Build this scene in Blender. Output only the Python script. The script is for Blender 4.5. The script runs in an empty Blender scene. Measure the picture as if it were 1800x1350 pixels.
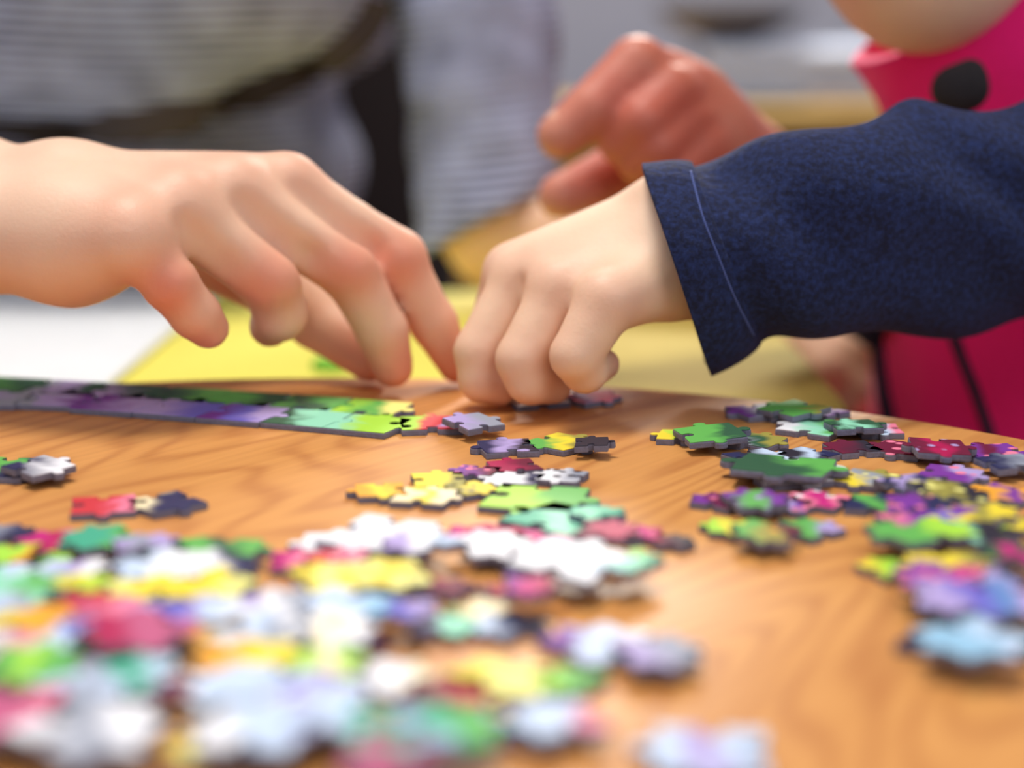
import bpy, math, random
import numpy as np
from mathutils import Vector, Matrix, noise
from mathutils.bvhtree import BVHTree

R_ = random.Random(7)
C = bpy.context.scene.collection
TZ = 0.75                      # height of the table top above the floor
CAMH = 0.09                    # camera height above the table top
F = 3000.0                     # focal length in pixels of the 1800 px wide frame
PITCH = math.atan(596.0 / F)

# ------------------------------------------------------------------ camera
cam_d = bpy.data.cameras.new('camera')
cam = bpy.data.objects.new('camera', cam_d)
C.objects.link(cam)
cam.location = (0, 0, TZ + CAMH)
cam.rotation_euler = (math.pi / 2 - PITCH, 0, 0)
cam_d.sensor_width = 36.0
cam_d.lens = 36.0 * F / 1800.0
cam_d.clip_start = 0.01
cam_d.dof.use_dof = True
cam_d.dof.focus_distance = 0.385
cam_d.dof.aperture_fstop = 5.8
bpy.context.scene.camera = cam

sc = bpy.context.scene
sc.view_settings.view_transform = 'Standard'
sc.view_settings.look = 'None'
sc.view_settings.gamma = 1.0
sc.view_settings.exposure = 0.16
sc.view_settings.use_curve_mapping = False

# ------------------------------------------------------------------ world and lights
w = bpy.data.worlds.new('room_light')
sc.world = w
w.use_nodes = True
bg = w.node_tree.nodes['Background']
bg.inputs['Color'].default_value = (0.86, 0.90, 1.0, 1)
bg.inputs['Strength'].default_value = 0.43


def area(name, loc, target, sx, sy, power, col):
    l = bpy.data.lights.new(name, 'AREA')
    l.shape = 'RECTANGLE'
    l.size = sx
    l.size_y = sy
    l.energy = power
    l.color = col
    o = bpy.data.objects.new(name, l)
    o.location = loc
    d = Vector(target) - Vector(loc)
    o.rotation_euler = d.to_track_quat('-Z', 'Y').to_euler()
    C.objects.link(o)
    return o


area('window_light', (0.12, 2.30, TZ + 1.05), (0.0, 0.42, TZ), 0.6, 0.35, 46, (1.0, 0.93, 0.82))
area('ceiling_lamp_light', (-0.16, 0.54, TZ + 1.35), (0.0, 0.40, TZ), 0.45, 0.45, 14.5, (1.0, 0.93, 0.84))
area('front_fill_light', (0.55, -0.75, TZ + 0.95), (0.08, 0.55, TZ), 0.7, 0.7, 5, (0.95, 0.96, 1.0))  # unseen fill, added to brighten the vest, face, sleeve and jumper front


# ------------------------------------------------------------------ projection helpers
FWD = Vector((0, math.cos(PITCH), -math.sin(PITCH)))
UPV = Vector((0, math.sin(PITCH), math.cos(PITCH)))
CAM = Vector((0, 0, TZ + CAMH))


def ray(px, py):
    return FWD * F + Vector((1, 0, 0)) * (px - 900) - UPV * (py - 675)


def P(px, py, y):
    """point seen at pixel px, py at the distance y in front of the camera (metres along the floor)"""
    r = ray(px, py)
    return CAM + r * (y / r.y)


def T(px, py, h=0.0):
    """point on the plane h above the table top"""
    r = ray(px, py)
    return CAM + r * ((h - CAMH) / r.z)


def srgb(c):
    o = []
    for v in c[:3]:
        v /= 255.0
        o.append(v / 12.92 if v <= 0.04045 else ((v + 0.055) / 1.055) ** 2.4)
    return (o[0], o[1], o[2], 1.0)


# ------------------------------------------------------------------ object helpers
def tag(o, label=None, cat=None, group=None, kind=None):
    if label: o['label'] = label
    if cat: o['category'] = cat
    if group: o['group'] = group
    if kind: o['kind'] = kind
    return o


def mesh_obj(name, verts, faces, mats, parent=None, smooth=True):
    me = bpy.data.meshes.new(name)
    me.from_pydata([tuple(v) for v in verts], [], [tuple(f) for f in faces])
    me.update()
    if smooth:
        me.polygons.foreach_set('use_smooth', [True] * len(me.polygons))
    if not isinstance(mats, (list, tuple)):
        mats = [mats]
    for m in mats:
        me.materials.append(m)
    o = bpy.data.objects.new(name, me)
    C.objects.link(o)
    if parent is not None:
        o.parent = parent
        o.matrix_parent_inverse = Matrix.Identity(4)
        pl = parent
        off = Vector((0, 0, 0))
        while pl is not None:
            off = off + pl.location
            pl = pl.parent
        o.location = -off
    return o


def empty(name, loc):
    o = bpy.data.objects.new(name, None)
    o.empty_display_size = 0.02
    o.location = loc
    C.objects.link(o)
    return o


def box_geo(x0, x1, y0, y1, z0, z1, b=0.002):
    """a box with chamfered edges"""
    vs, fs = [], []
    xs, ys, zs = (x0, x1), (y0, y1), (z0, z1)
    idx = {}
    for i in (0, 1):
        for j in (0, 1):
            for k in (0, 1):
                sx, sy, sz = (b if i == 0 else -b), (b if j == 0 else -b), (b if k == 0 else -b)
                for a in range(3):
                    p = [xs[i] + sx, ys[j] + sy, zs[k] + sz]
                    p[a] = (xs[i], ys[j], zs[k])[a]
                    idx[(i, j, k, a)] = len(vs)
                    vs.append(p)
    def face(a, s):
        o = [q for q in range(3) if q != a]
        ring = []
        for u, v in ((0, 0), (1, 0), (1, 1), (0, 1)):
            c = [0, 0, 0]
            c[a] = s; c[o[0]] = u; c[o[1]] = v
            ring.append(idx[(c[0], c[1], c[2], a)])
        return ring
    for a in range(3):
        for s in (0, 1):
            fs.append(face(a, s))
    for a in range(3):
        o = [q for q in range(3) if q != a]
        for u in (0, 1):
            for v in (0, 1):
                def cc(t):
                    c = [0, 0, 0]
                    c[a] = t; c[o[0]] = u; c[o[1]] = v
                    return c
                p, q = cc(0), cc(1)
                fs.append([idx[(*p, o[0])], idx[(*q, o[0])], idx[(*q, o[1])], idx[(*p, o[1])]])
    for i in (0, 1):
        for j in (0, 1):
            for k in (0, 1):
                fs.append([idx[(i, j, k, 0)], idx[(i, j, k, 1)], idx[(i, j, k, 2)]])
    return vs, fs


def fix_normals(o):
    import bmesh
    bm = bmesh.new()
    bm.from_mesh(o.data)
    bmesh.ops.recalc_face_normals(bm, faces=bm.faces)
    bm.to_mesh(o.data)
    bm.free()
    return o


def box(name, x0, x1, y0, y1, z0, z1, mat, parent=None, b=0.002):
    v, f = box_geo(x0, x1, y0, y1, z0, z1, b)
    return fix_normals(mesh_obj(name, v, f, mat, parent, smooth=False))


def lathe(name, prof, centre, mat, parent=None, n=96, smooth=True):
    """prof: list of (radius, z)"""
    vs, fs = [], []
    for r, z in prof:
        for i in range(n):
            a = 2 * math.pi * i / n
            vs.append((centre[0] + r * math.cos(a), centre[1] + r * math.sin(a), centre[2] + z))
    for k in range(len(prof) - 1):
        for i in range(n):
            j = (i + 1) % n
            fs.append((k * n + i, k * n + j, (k + 1) * n + j, (k + 1) * n + i))
    fs.append(tuple(range(n))[::-1])
    fs.append(tuple(range((len(prof) - 1) * n, len(prof) * n)))
    return fix_normals(mesh_obj(name, vs, fs, mat, parent, smooth))


def catmull(pts, n):
    pts = np.array(pts, float)
    out = []
    m = len(pts)
    for i in range(m - 1):
        p0, p1, p2, p3 = pts[max(i - 1, 0)], pts[i], pts[i + 1], pts[min(i + 2, m - 1)]
        for k in range(n):
            t = k / n
            out.append(0.5 * ((2 * p1) + (-p0 + p2) * t + (2 * p0 - 5 * p1 + 4 * p2 - p3) * t * t + (-p0 + 3 * p1 - 3 * p2 + p3) * t ** 3))
    out.append(pts[-1])
    return np.array(out)


def loft(name, stations, mat, parent=None, nu=64, sub=6, disp=None, thick=0.0, power=2.0):
    """stations: (centre, axis A, axis B) per ring; open tube with real cloth thickness"""
    arr = np.array([list(c) + list(a) + list(b) for c, a, b in stations])
    arr = catmull(arr, sub)
    vs, fs = [], []
    n = len(arr)
    for i, row in enumerate(arr):
        c, A, B = Vector(row[0:3]), Vector(row[3:6]), Vector(row[6:9])
        for k in range(nu):
            t = 2 * math.pi * k / nu
            ct, st = math.cos(t), math.sin(t)
            e = 2.0 / power
            ct2 = math.copysign(abs(ct) ** e, ct)
            st2 = math.copysign(abs(st) ** e, st)
            p = c + A * ct2 + B * st2
            if disp:
                nrm = (A * ct / max(A.length_squared, 1e-9) + B * st / max(B.length_squared, 1e-9)).normalized()
                p = p + nrm * disp(p, i / (n - 1), t)
            vs.append(p)
    for i in range(n - 1):
        for k in range(nu):
            j = (k + 1) % nu
            fs.append((i * nu + k, (i + 1) * nu + k, (i + 1) * nu + j, i * nu + j))
    o = mesh_obj(name, vs, fs, mat, parent)
    mid = n // 2                         # make the tube's faces look outwards
    f0 = o.data.polygons[mid * nu]
    if f0.normal.dot(f0.center - Vector(arr[mid][0:3])) < 0:
        o.data.flip_normals()
    if thick:
        m = o.modifiers.new('thickness', 'SOLIDIFY')
        m.thickness = thick
        m.offset = -1
    return o


def tube(name, pts, r, mat, parent=None, n=8, flat=1.0):
    pts = [Vector(p) for p in pts]
    vs, fs = [], []
    for i, p in enumerate(pts):
        d = (pts[min(i + 1, len(pts) - 1)] - pts[max(i - 1, 0)]).normalized()
        a = d.cross(Vector((0, 1, 0.1))).normalized()
        b = d.cross(a).normalized()
        for k in range(n):
            t = 2 * math.pi * k / n
            vs.append(p + a * r * math.cos(t) + b * r * flat * math.sin(t))
    for i in range(len(pts) - 1):
        for k in range(n):
            j = (k + 1) % n
            fs.append((i * n + k, (i + 1) * n + k, (i + 1) * n + j, i * n + j))
    fs.append(tuple(range(n)))
    fs.append(tuple(range((len(pts) - 1) * n, len(pts) * n)))
    return fix_normals(mesh_obj(name, vs, fs, mat, parent))


def line_on(objs, pix, name, r, mat, parent, n=14, flat=0.5, lift=0.0):
    px = catmull(pix, n)
    bv = []
    for o in objs:
        bv.append(BVHTree.FromPolygons([v.co for v in o.data.vertices], [p.vertices for p in o.data.polygons]))
    pts = []
    for x, y in px:
        d = ray(x, y).normalized(); best = None
        for b in bv:
            hit, nrm, _, dist = b.ray_cast(CAM, d)
            if hit is not None and (best is None or dist < best[1]):
                best = (hit - d * lift, dist)
        if best: pts.append(best[0])
    if len(pts) > 2:
        return tube(name, pts, r, mat, parent, 8, flat)


# ------------------------------------------------------------------ distance-field mesher (sparse surface nets)
def cone(a, b, r1, r2):
    a = np.array(a, float); b = np.array(b, float)
    def f(p):
        ba = b - a
        l2 = max(ba @ ba, 1e-12)
        t = np.clip(((p - a) @ ba) / l2, 0, 1)
        q = p - (a + t[:, None] * ba)
        return np.sqrt((q * q).sum(1)) - (r1 + (r2 - r1) * t)
    f.lo = np.minimum(a, b) - max(r1, r2)
    f.hi = np.maximum(a, b) + max(r1, r2)
    return f


def ell(c, r, axes=None):
    c = np.array(c, float); r = np.array(r, float)
    M = np.eye(3) if axes is None else np.array([list(a) for a in axes], float)
    def f(p):
        q = (p - c) @ M.T
        k0 = np.sqrt(((q / r) ** 2).sum(1))
        k1 = np.sqrt(((q / (r * r)) ** 2).sum(1))
        return k0 * (k0 - 1.0) / np.maximum(k1, 1e-9)
    f.lo = c - max(r); f.hi = c + max(r)
    return f


def smin(a, b, k):
    if k <= 0:
        return np.minimum(a, b)
    h = np.maximum(k - np.abs(a - b), 0) / k
    return np.minimum(a, b) - h * h * k * 0.25


def union(fs, k):
    def f(p):
        d = fs[0](p)
        for g in fs[1:]:
            d = smin(d, g(p), k)
        return d
    f.lo = np.min([g.lo for g in fs], 0); f.hi = np.max([g.hi for g in fs], 0)
    return f


def cut(f0, g, k):
    def f(p):
        return -smin(-f0(p), g(p), k)
    f.lo, f.hi = f0.lo, f0.hi
    return f


def surface(f, h, lo=None, hi=None):
    lo = np.array(f.lo if lo is None else lo) - 3 * h
    hi = np.array(f.hi if hi is None else hi) + 3 * h
    Bn = 8
    bs = Bn * h
    nb = np.ceil((hi - lo) / bs).astype(int) + 1
    gx = np.stack(np.meshgrid(*[np.arange(n) for n in nb], indexing='ij'), -1).reshape(-1, 3)
    cen = lo + (gx + 0.5) * bs
    act = np.zeros(len(cen), bool)
    for s in range(0, len(cen), 200000):
        act[s:s + 200000] = np.abs(f(cen[s:s + 200000])) < bs * 1.25
    gx = gx[act]
    N = (nb * Bn + 2).astype(np.int64)
    def gid(i):
        return (i[..., 0] * N[1] + i[..., 1]) * N[2] + i[..., 2]
    loc = np.stack(np.meshgrid(*[np.arange(Bn + 1)] * 3, indexing='ij'), -1)
    cid, cv, edges = [], [], []
    for s in range(0, len(gx), 400):
        g = gx[s:s + 400]
        idx = g[:, None, None, None, :] * Bn + loc[None]
        d = f((lo + idx.reshape(-1, 3) * h)).reshape(len(g), Bn + 1, Bn + 1, Bn + 1)
        sg = d < 0
        cnt = np.zeros((len(g), Bn, Bn, Bn), int)
        for a in (0, 1):
            for b in (0, 1):
                for c in (0, 1):
                    cnt += sg[:, a:Bn + a, b:Bn + b, c:Bn + c]
        m = (cnt > 0) & (cnt < 8)
        acc = np.zeros(m.shape + (3,)); num = np.zeros(m.shape)
        for ax in range(3):
            o1, o2 = [q for q in range(3) if q != ax]
            for u in (0, 1):
                for v in (0, 1):
                    s0 = [0, 0, 0]; s0[o1] = u; s0[o2] = v
                    s1 = list(s0); s1[ax] = 1
                    d0 = d[:, s0[0]:Bn + s0[0], s0[1]:Bn + s0[1], s0[2]:Bn + s0[2]]
                    d1 = d[:, s1[0]:Bn + s1[0], s1[1]:Bn + s1[1], s1[2]:Bn + s1[2]]
                    x = (d0 < 0) != (d1 < 0)
                    t = np.where(x, d0 / np.where(x, d0 - d1, 1), 0)
                    pos = np.zeros(m.shape + (3,))
                    pos[..., o1] = u; pos[..., o2] = v; pos[..., ax] = t
                    acc += pos * x[..., None]; num += x
        ci = idx[:, :Bn, :Bn, :Bn]
        cid.append(gid(ci[m])); cv.append(lo + (ci[m] + acc[m] / num[m][:, None]) * h)
        for ax in range(3):
            s1 = [0, 0, 0]; s1[ax] = 1
            d0 = sg[:, :Bn, :Bn, :Bn]
            d1 = sg[:, s1[0]:Bn + s1[0], s1[1]:Bn + s1[1], s1[2]:Bn + s1[2]]
            x = d0 != d1
            edges.append((ax, ci[x], d0[x]))
    cid = np.concatenate(cid); cv = np.concatenate(cv)
    order = np.argsort(cid); cid = cid[order]; cv = cv[order]
    faces = []
    for ax, ci, ins in edges:
        if not len(ci): continue
        o1, o2 = (ax + 1) % 3, (ax + 2) % 3
        q = []
        for u, v in ((0, 0), (-1, 0), (-1, -1), (0, -1)):
            c = ci.copy(); c[:, o1] += u; c[:, o2] += v
            q.append(gid(c))
        q = np.stack(q, 1)
        k = np.searchsorted(cid, q)
        k = np.clip(k, 0, len(cid) - 1)
        ok = (cid[k] == q).all(1)
        k = k[ok]; ins = ins[ok]
        k[~ins] = k[~ins][:, ::-1]
        faces.append(k)
    faces = np.concatenate(faces)
    return cv, faces


def smooth_verts(v, f, it=2, lam=0.5):
    n = len(v)
    e = np.concatenate([f[:, [0, 1]], f[:, [1, 2]], f[:, [2, 3]], f[:, [3, 0]]])
    for _ in range(it):
        s = np.zeros_like(v); c = np.zeros(n)
        for a, b in ((0, 1), (1, 0)):
            np.add.at(s, e[:, a], v[e[:, b]])
            np.add.at(c, e[:, a], 1)
        v = v + lam * (s / np.maximum(c, 1)[:, None] - v)
    return v


def np_mesh(name, parts, mat, parent=None, tints=None):
    """parts: list of (verts, quads); joined into one mesh"""
    vs, fs, off = [], [], 0
    for v, f in parts:
        vs.append(v); fs.append(f + off); off += len(v)
    vs = np.concatenate(vs); fs = np.concatenate(fs)
    me = bpy.data.meshes.new(name)
    me.vertices.add(len(vs)); me.vertices.foreach_set('co', vs.astype(np.float32).ravel())
    me.loops.add(len(fs) * 4); me.loops.foreach_set('vertex_index', fs.astype(np.int32).ravel())
    me.polygons.add(len(fs))
    me.polygons.foreach_set('loop_start', np.arange(0, len(fs) * 4, 4, dtype=np.int32))
    me.polygons.foreach_set('use_smooth', [True] * len(fs))
    me.update(calc_edges=True); me.validate()
    if tints is not None:
        for nm, fn in tints.items():
            at = me.attributes.new(nm, 'FLOAT', 'POINT')
            at.data.foreach_set('value', fn(vs).astype(np.float32))
    me.materials.append(mat)
    o = bpy.data.objects.new(name, me)
    C.objects.link(o)
    if parent is not None:
        o.parent = parent
        off = Vector((0, 0, 0)); pl = parent
        while pl is not None:
            off = off + pl.location; pl = pl.parent
        o.location = -off
    return o


# ------------------------------------------------------------------ materials
def new_mat(name):
    m = bpy.data.materials.new(name)
    m.use_nodes = True
    nt = m.node_tree
    b = nt.nodes['Principled BSDF']
    return m, nt, b


def ND(nt, t, **kw):
    n = nt.nodes.new(t)
    for k, v in kw.items():
        if k in n.inputs.keys():
            n.inputs[k].default_value = v
        else:
            setattr(n, k, v)
    return n


def plain(name, col, rough=0.6, bump=0.0, scale=200.0, var=0.08, sheen=0.0):
    m, nt, b = new_mat(name)
    tc = ND(nt, 'ShaderNodeTexCoord')
    nz = ND(nt, 'ShaderNodeTexNoise', Scale=scale, Detail=4.0)
    nt.links.new(tc.outputs['Object'], nz.inputs['Vector'])
    rp = ND(nt, 'ShaderNodeValToRGB')
    c = srgb(col)
    rp.color_ramp.elements[0].position = 0.3
    rp.color_ramp.elements[1].position = 0.7
    rp.color_ramp.elements[0].color = tuple(x * (1 - var) for x in c[:3]) + (1,)
    rp.color_ramp.elements[1].color = tuple(min(1, x * (1 + var)) for x in c[:3]) + (1,)
    nt.links.new(nz.outputs['Fac'], rp.inputs['Fac'])
    nt.links.new(rp.outputs['Color'], b.inputs['Base Color'])
    b.inputs['Roughness'].default_value = rough
    if sheen:
        b.inputs['Sheen Weight'].default_value = sheen
    if bump:
        bp = ND(nt, 'ShaderNodeBump', Strength=bump, Distance=0.001)
        nt.links.new(nz.outputs['Fac'], bp.inputs['Height'])
        nt.links.new(bp.outputs['Normal'], b.inputs['Normal'])
    return m


def skin_mat(name, base, red, mottled=0.5):
    m, nt, b = new_mat(name)
    tc = ND(nt, 'ShaderNodeTexCoord')
    nz = ND(nt, 'ShaderNodeTexNoise', Scale=60.0, Detail=4.0)
    nt.links.new(tc.outputs['Object'], nz.inputs['Vector'])
    at = ND(nt, 'ShaderNodeAttribute', attribute_name='flush_shade')
    mu = ND(nt, 'ShaderNodeMath', operation='MULTIPLY_ADD')
    nt.links.new(nz.outputs['Fac'], mu.inputs[0]); mu.inputs[1].default_value = mottled; mu.inputs[2].default_value = -mottled * 0.5
    ad = ND(nt, 'ShaderNodeMath', operation='ADD', use_clamp=True)
    nt.links.new(mu.outputs[0], ad.inputs[0]); nt.links.new(at.outputs['Fac'], ad.inputs[1])
    mx = ND(nt, 'ShaderNodeMix', data_type='RGBA')
    mx.inputs[6].default_value = srgb(base); mx.inputs[7].default_value = srgb(red)
    nt.links.new(ad.outputs[0], mx.inputs[0])
    nt.links.new(mx.outputs[2], b.inputs['Base Color'])
    b.inputs['Roughness'].default_value = 0.52
    b.inputs['Subsurface Weight'].default_value = 0.2
    b.inputs['Subsurface Radius'].default_value = (1.0, 0.35, 0.2)
    b.inputs['Subsurface Scale'].default_value = 0.003
    n2 = ND(nt, 'ShaderNodeTexNoise', Scale=900.0, Detail=3.0)
    nt.links.new(tc.outputs['Object'], n2.inputs['Vector'])
    bp = ND(nt, 'ShaderNodeBump', Strength=0.15, Distance=0.0006)
    nt.links.new(n2.outputs['Fac'], bp.inputs['Height']); nt.links.new(bp.outputs['Normal'], b.inputs['Normal'])
    return m


def wood_mat(name, light, dark, ang=0.63, scale=1.0, rough=0.48):
    m, nt, b = new_mat(name)
    L = nt.links.new
    tc = ND(nt, 'ShaderNodeTexCoord')
    mp = ND(nt, 'ShaderNodeMapping')
    mp.inputs['Rotation'].default_value = (0, 0, ang)
    L(tc.outputs['Object'], mp.inputs['Vector'])
    st = ND(nt, 'ShaderNodeMapping')
    st.inputs['Scale'].default_value = (13.0 * scale, 2.6 * scale, 2.6 * scale)
    L(mp.outputs['Vector'], st.inputs['Vector'])
    n1 = ND(nt, 'ShaderNodeTexNoise', Scale=1.6, Detail=1.5, Roughness=0.4)
    L(st.outputs['Vector'], n1.inputs['Vector'])
    # growth rings: sine of a slow field gives closed cathedral arcs
    mu = ND(nt, 'ShaderNodeMath', operation='MULTIPLY'); mu.inputs[1].default_value = 150.0
    L(n1.outputs['Fac'], mu.inputs[0])
    sn = ND(nt, 'ShaderNodeMath', operation='SINE'); L(mu.outputs[0], sn.inputs[0])
    mr = ND(nt, 'ShaderNodeMapRange'); mr.inputs[1].default_value = -1; mr.inputs[2].default_value = 1
    L(sn.outputs[0], mr.inputs[0])
    pw = ND(nt, 'ShaderNodeMath', operation='POWER'); pw.inputs[1].default_value = 2.2; L(mr.outputs[0], pw.inputs[0])
    s2 = ND(nt, 'ShaderNodeMapping'); s2.inputs['Scale'].default_value = (420, 16, 16); L(mp.outputs['Vector'], s2.inputs['Vector'])
    n2 = ND(nt, 'ShaderNodeTexNoise', Scale=1.0, Detail=3.0); L(s2.outputs['Vector'], n2.inputs['Vector'])
    n3 = ND(nt, 'ShaderNodeTexNoise', Scale=7.0, Detail=2.0); L(tc.outputs['Object'], n3.inputs['Vector'])
    a1 = ND(nt, 'ShaderNodeMath', operation='MULTIPLY_ADD'); a1.inputs[1].default_value = 0.24
    L(pw.outputs[0], a1.inputs[0])
    a2 = ND(nt, 'ShaderNodeMath', operation='MULTIPLY'); a2.inputs[1].default_value = 0.42; L(n2.outputs['Fac'], a2.inputs[0])
    L(a2.outputs[0], a1.inputs[2])
    a3 = ND(nt, 'ShaderNodeMath', operation='MULTIPLY_ADD'); a3.inputs[1].default_value = 0.35; L(n3.outputs['Fac'], a3.inputs[0]); L(a1.outputs[0], a3.inputs[2])
    rp = ND(nt, 'ShaderNodeValToRGB')
    rp.color_ramp.elements[0].position = 0.25; rp.color_ramp.elements[0].color = srgb(light)
    rp.color_ramp.elements[1].position = 1.0; rp.color_ramp.elements[1].color = srgb(dark)
    L(a3.outputs[0], rp.inputs['Fac']); L(rp.outputs['Color'], b.inputs['Base Color'])
    b.inputs['Roughness'].default_value = rough
    b.inputs['Specular IOR Level'].default_value = 0.4
    bp = ND(nt, 'ShaderNodeBump', Strength=0.12, Distance=0.0005)
    L(a1.outputs[0], bp.inputs['Height']); L(bp.outputs['Normal'], b.inputs['Normal'])
    return m


def knit_mat(name, light, dark, pitch=0.0031):
    """fine horizontal rib knit: raised light ribs and darker grooves"""
    m, nt, b = new_mat(name)
    L = nt.links.new
    at = ND(nt, 'ShaderNodeAttribute', attribute_name='rib')
    mu = ND(nt, 'ShaderNodeMath', operation='MULTIPLY'); mu.inputs[1].default_value = 2 * math.pi / pitch
    L(at.outputs['Fac'], mu.inputs[0])
    sn = ND(nt, 'ShaderNodeMath', operation='SINE'); L(mu.outputs[0], sn.inputs[0])
    tc = ND(nt, 'ShaderNodeTexCoord')
    nz = ND(nt, 'ShaderNodeTexNoise', Scale=40.0, Detail=3.0); L(tc.outputs['Object'], nz.inputs['Vector'])
    ma = ND(nt, 'ShaderNodeMath', operation='MULTIPLY_ADD'); L(sn.outputs[0], ma.inputs[0]); ma.inputs[1].default_value = 0.42
    L(nz.outputs['Fac'], ma.inputs[2])
    rp = ND(nt, 'ShaderNodeValToRGB')
    rp.color_ramp.elements[0].position = 0.1; rp.color_ramp.elements[0].color = srgb(dark)
    rp.color_ramp.elements[1].position = 0.75; rp.color_ramp.elements[1].color = srgb(light)
    L(ma.outputs[0], rp.inputs['Fac']); L(rp.outputs['Color'], b.inputs['Base Color'])
    b.inputs['Roughness'].default_value = 0.9
    bp = ND(nt, 'ShaderNodeBump', Strength=0.6, Distance=0.001)
    L(sn.outputs[0], bp.inputs['Height']); L(bp.outputs['Normal'], b.inputs['Normal'])
    return m


def fleece_mat(name, col, fleck, rough=0.95):
    m, nt, b = new_mat(name)
    L = nt.links.new
    tc = ND(nt, 'ShaderNodeTexCoord')
    nz = ND(nt, 'ShaderNodeTexNoise', Scale=650.0, Detail=4.0, Roughness=0.7); L(tc.outputs['Object'], nz.inputs['Vector'])
    rp = ND(nt, 'ShaderNodeValToRGB')
    rp.color_ramp.elements[0].position = 0.40; rp.color_ramp.elements[0].color = srgb(col)
    rp.color_ramp.elements[1].position = 0.72; rp.color_ramp.elements[1].color = srgb(fleck)
    L(nz.outputs['Fac'], rp.inputs['Fac']); L(rp.outputs['Color'], b.inputs['Base Color'])
    b.inputs['Roughness'].default_value = rough
    b.inputs['Sheen Weight'].default_value = 0.25
    b.inputs['Sheen Roughness'].default_value = 0.5
    b.inputs['Sheen Tint'].default_value = srgb(fleck)
    n2 = ND(nt, 'ShaderNodeTexNoise', Scale=380.0, Detail=4.0); L(tc.outputs['Object'], n2.inputs['Vector'])
    bp = ND(nt, 'ShaderNodeBump', Strength=0.5, Distance=0.0012)
    L(n2.outputs['Fac'], bp.inputs['Height']); L(bp.outputs['Normal'], b.inputs['Normal'])
    return m


M_wood = wood_mat('pine_table_wood', (224, 160, 88), (160, 84, 34))
M_board = wood_mat('dark_chair_wood', (150, 84, 44), (84, 44, 22), 0.0, 0.6, 0.5)
M_side = wood_mat('mustard_wood', (176, 142, 72), (140, 104, 46), 1.57, 0.3, 0.5)
M_skin = skin_mat('adult_skin', (236, 196, 168), (222, 118, 88), 0.35)
M_cskin = skin_mat('child_skin', (244, 206, 176), (184, 76, 58), 0.25)  # second colour deepened to carry the raised hand's shade too
M_knit = knit_mat('rib_knit', (176, 184, 216), (58, 54, 64), 0.0042)
M_navy = fleece_mat('navy_fleece', (8, 15, 46), (30, 48, 100))
M_pink = plain('pink_fleece', (255, 2, 120), 0.9, 0.4, 500, 0.06, 0.2)
M_bind = plain('navy_binding', (22, 22, 52), 0.8, 0.3, 500)
M_card = plain('grey_cardboard', (116, 116, 136), 0.9, 0.3, 900, 0.12)
M_hair = plain('brown_hair', (70, 44, 26), 0.6, 0.6, 300, 0.3)
M_yellow = plain('yellow_cloth', (236, 226, 100), 0.8, 0.3, 300, 0.05)
M_white = plain('white_paper', (240, 244, 248), 0.7, 0.0, 80, 0.02)
M_wall = plain('grey_wall', (214, 216, 232), 0.9, 0.1, 8, 0.03)
M_floor = wood_mat('floor_wood', (150, 118, 84), (110, 80, 52), 0.0, 0.2, 0.6)
M_char = plain('charcoal_fabric_and_shade', (44, 38, 40), 0.95, 0.4, 400, 0.1)
M_jeans = plain('dark_trousers', (44, 50, 70), 0.95, 0.4, 400, 0.1)
M_linen = plain('pale_blue_linen', (190, 200, 222), 0.9, 0.3, 200, 0.05)
M_grey = plain('dark_grey_glaze', (84, 82, 90), 0.5, 0.0, 50, 0.1)
M_nail = plain('nail', (232, 176, 150), 0.3, 0.0, 50, 0.02)
M_green = plain('green_print', (120, 190, 60), 0.6, 0.0, 50, 0.05)
M_brown = plain('fold_shade_iris_brown', (66, 57, 54), 0.95, 0.4, 400, 0.1)  # brown of the painted fold shade and of the irises
M_khaki = plain('khaki_shade', (168, 150, 70), 0.9, 0.3, 300, 0.06)
M_stitch = plain('blue_thread', (70, 84, 140), 0.9, 0.0, 500, 0.1)
M_eye = plain('eye_white', (225, 222, 218), 0.2, 0, 50, 0.01)

# ------------------------------------------------------------------ the setting
def struct(o):
    o['kind'] = 'structure'
    return o

struct(box('floor', -2.2, 2.2, -1.2, 3.0, -0.05, 0.0, M_floor, None, 0.001))
struct(box('wall_back', -2.2, 2.2, 2.9, 3.0, 0.0, 2.5, M_wall, None, 0.001))
struct(box('baseboard_back', -2.2, 2.2, 2.885, 2.9, 0.0, 0.09, M_white, None, 0.002))

# ------------------------------------------------------------------ round table
# the far rim of the top, read off the photograph, gives its circle
rim_px = [(250, 661), (650, 659), (1100, 675), (1300, 690), (1500, 708), (1660, 733), (1800, 765)]
pp = [T(x, y) for x, y in rim_px]
A_ = np.array([[p.x, p.y, 1] for p in pp]); b_ = np.array([-(p.x ** 2 + p.y ** 2) for p in pp])
s_ = np.linalg.lstsq(A_, b_, rcond=None)[0]
TC = (-s_[0] / 2, -s_[1] / 2)
TR = math.sqrt(TC[0] ** 2 + TC[1] ** 2 - s_[2])
print('table centre', TC, 'radius', TR)
tbl = empty('round_table', (TC[0], TC[1], 0))
tag(tbl, 'round varnished pine table covered with scattered jigsaw pieces', 'table')
lathe('tabletop', [(TR - 0.006, -0.026), (TR - 0.001, -0.021), (TR, -0.013), (TR - 0.001, -0.005), (TR - 0.003, -0.0015), (TR - 0.007, 0.0)],
      (TC[0], TC[1], TZ), M_wood, tbl, 160)
lathe('apron', [(TR - 0.06, -0.09), (TR - 0.045, -0.09), (TR - 0.045, -0.026), (TR - 0.06, -0.026)], (TC[0], TC[1], TZ), M_wood, tbl, 96)
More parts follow.
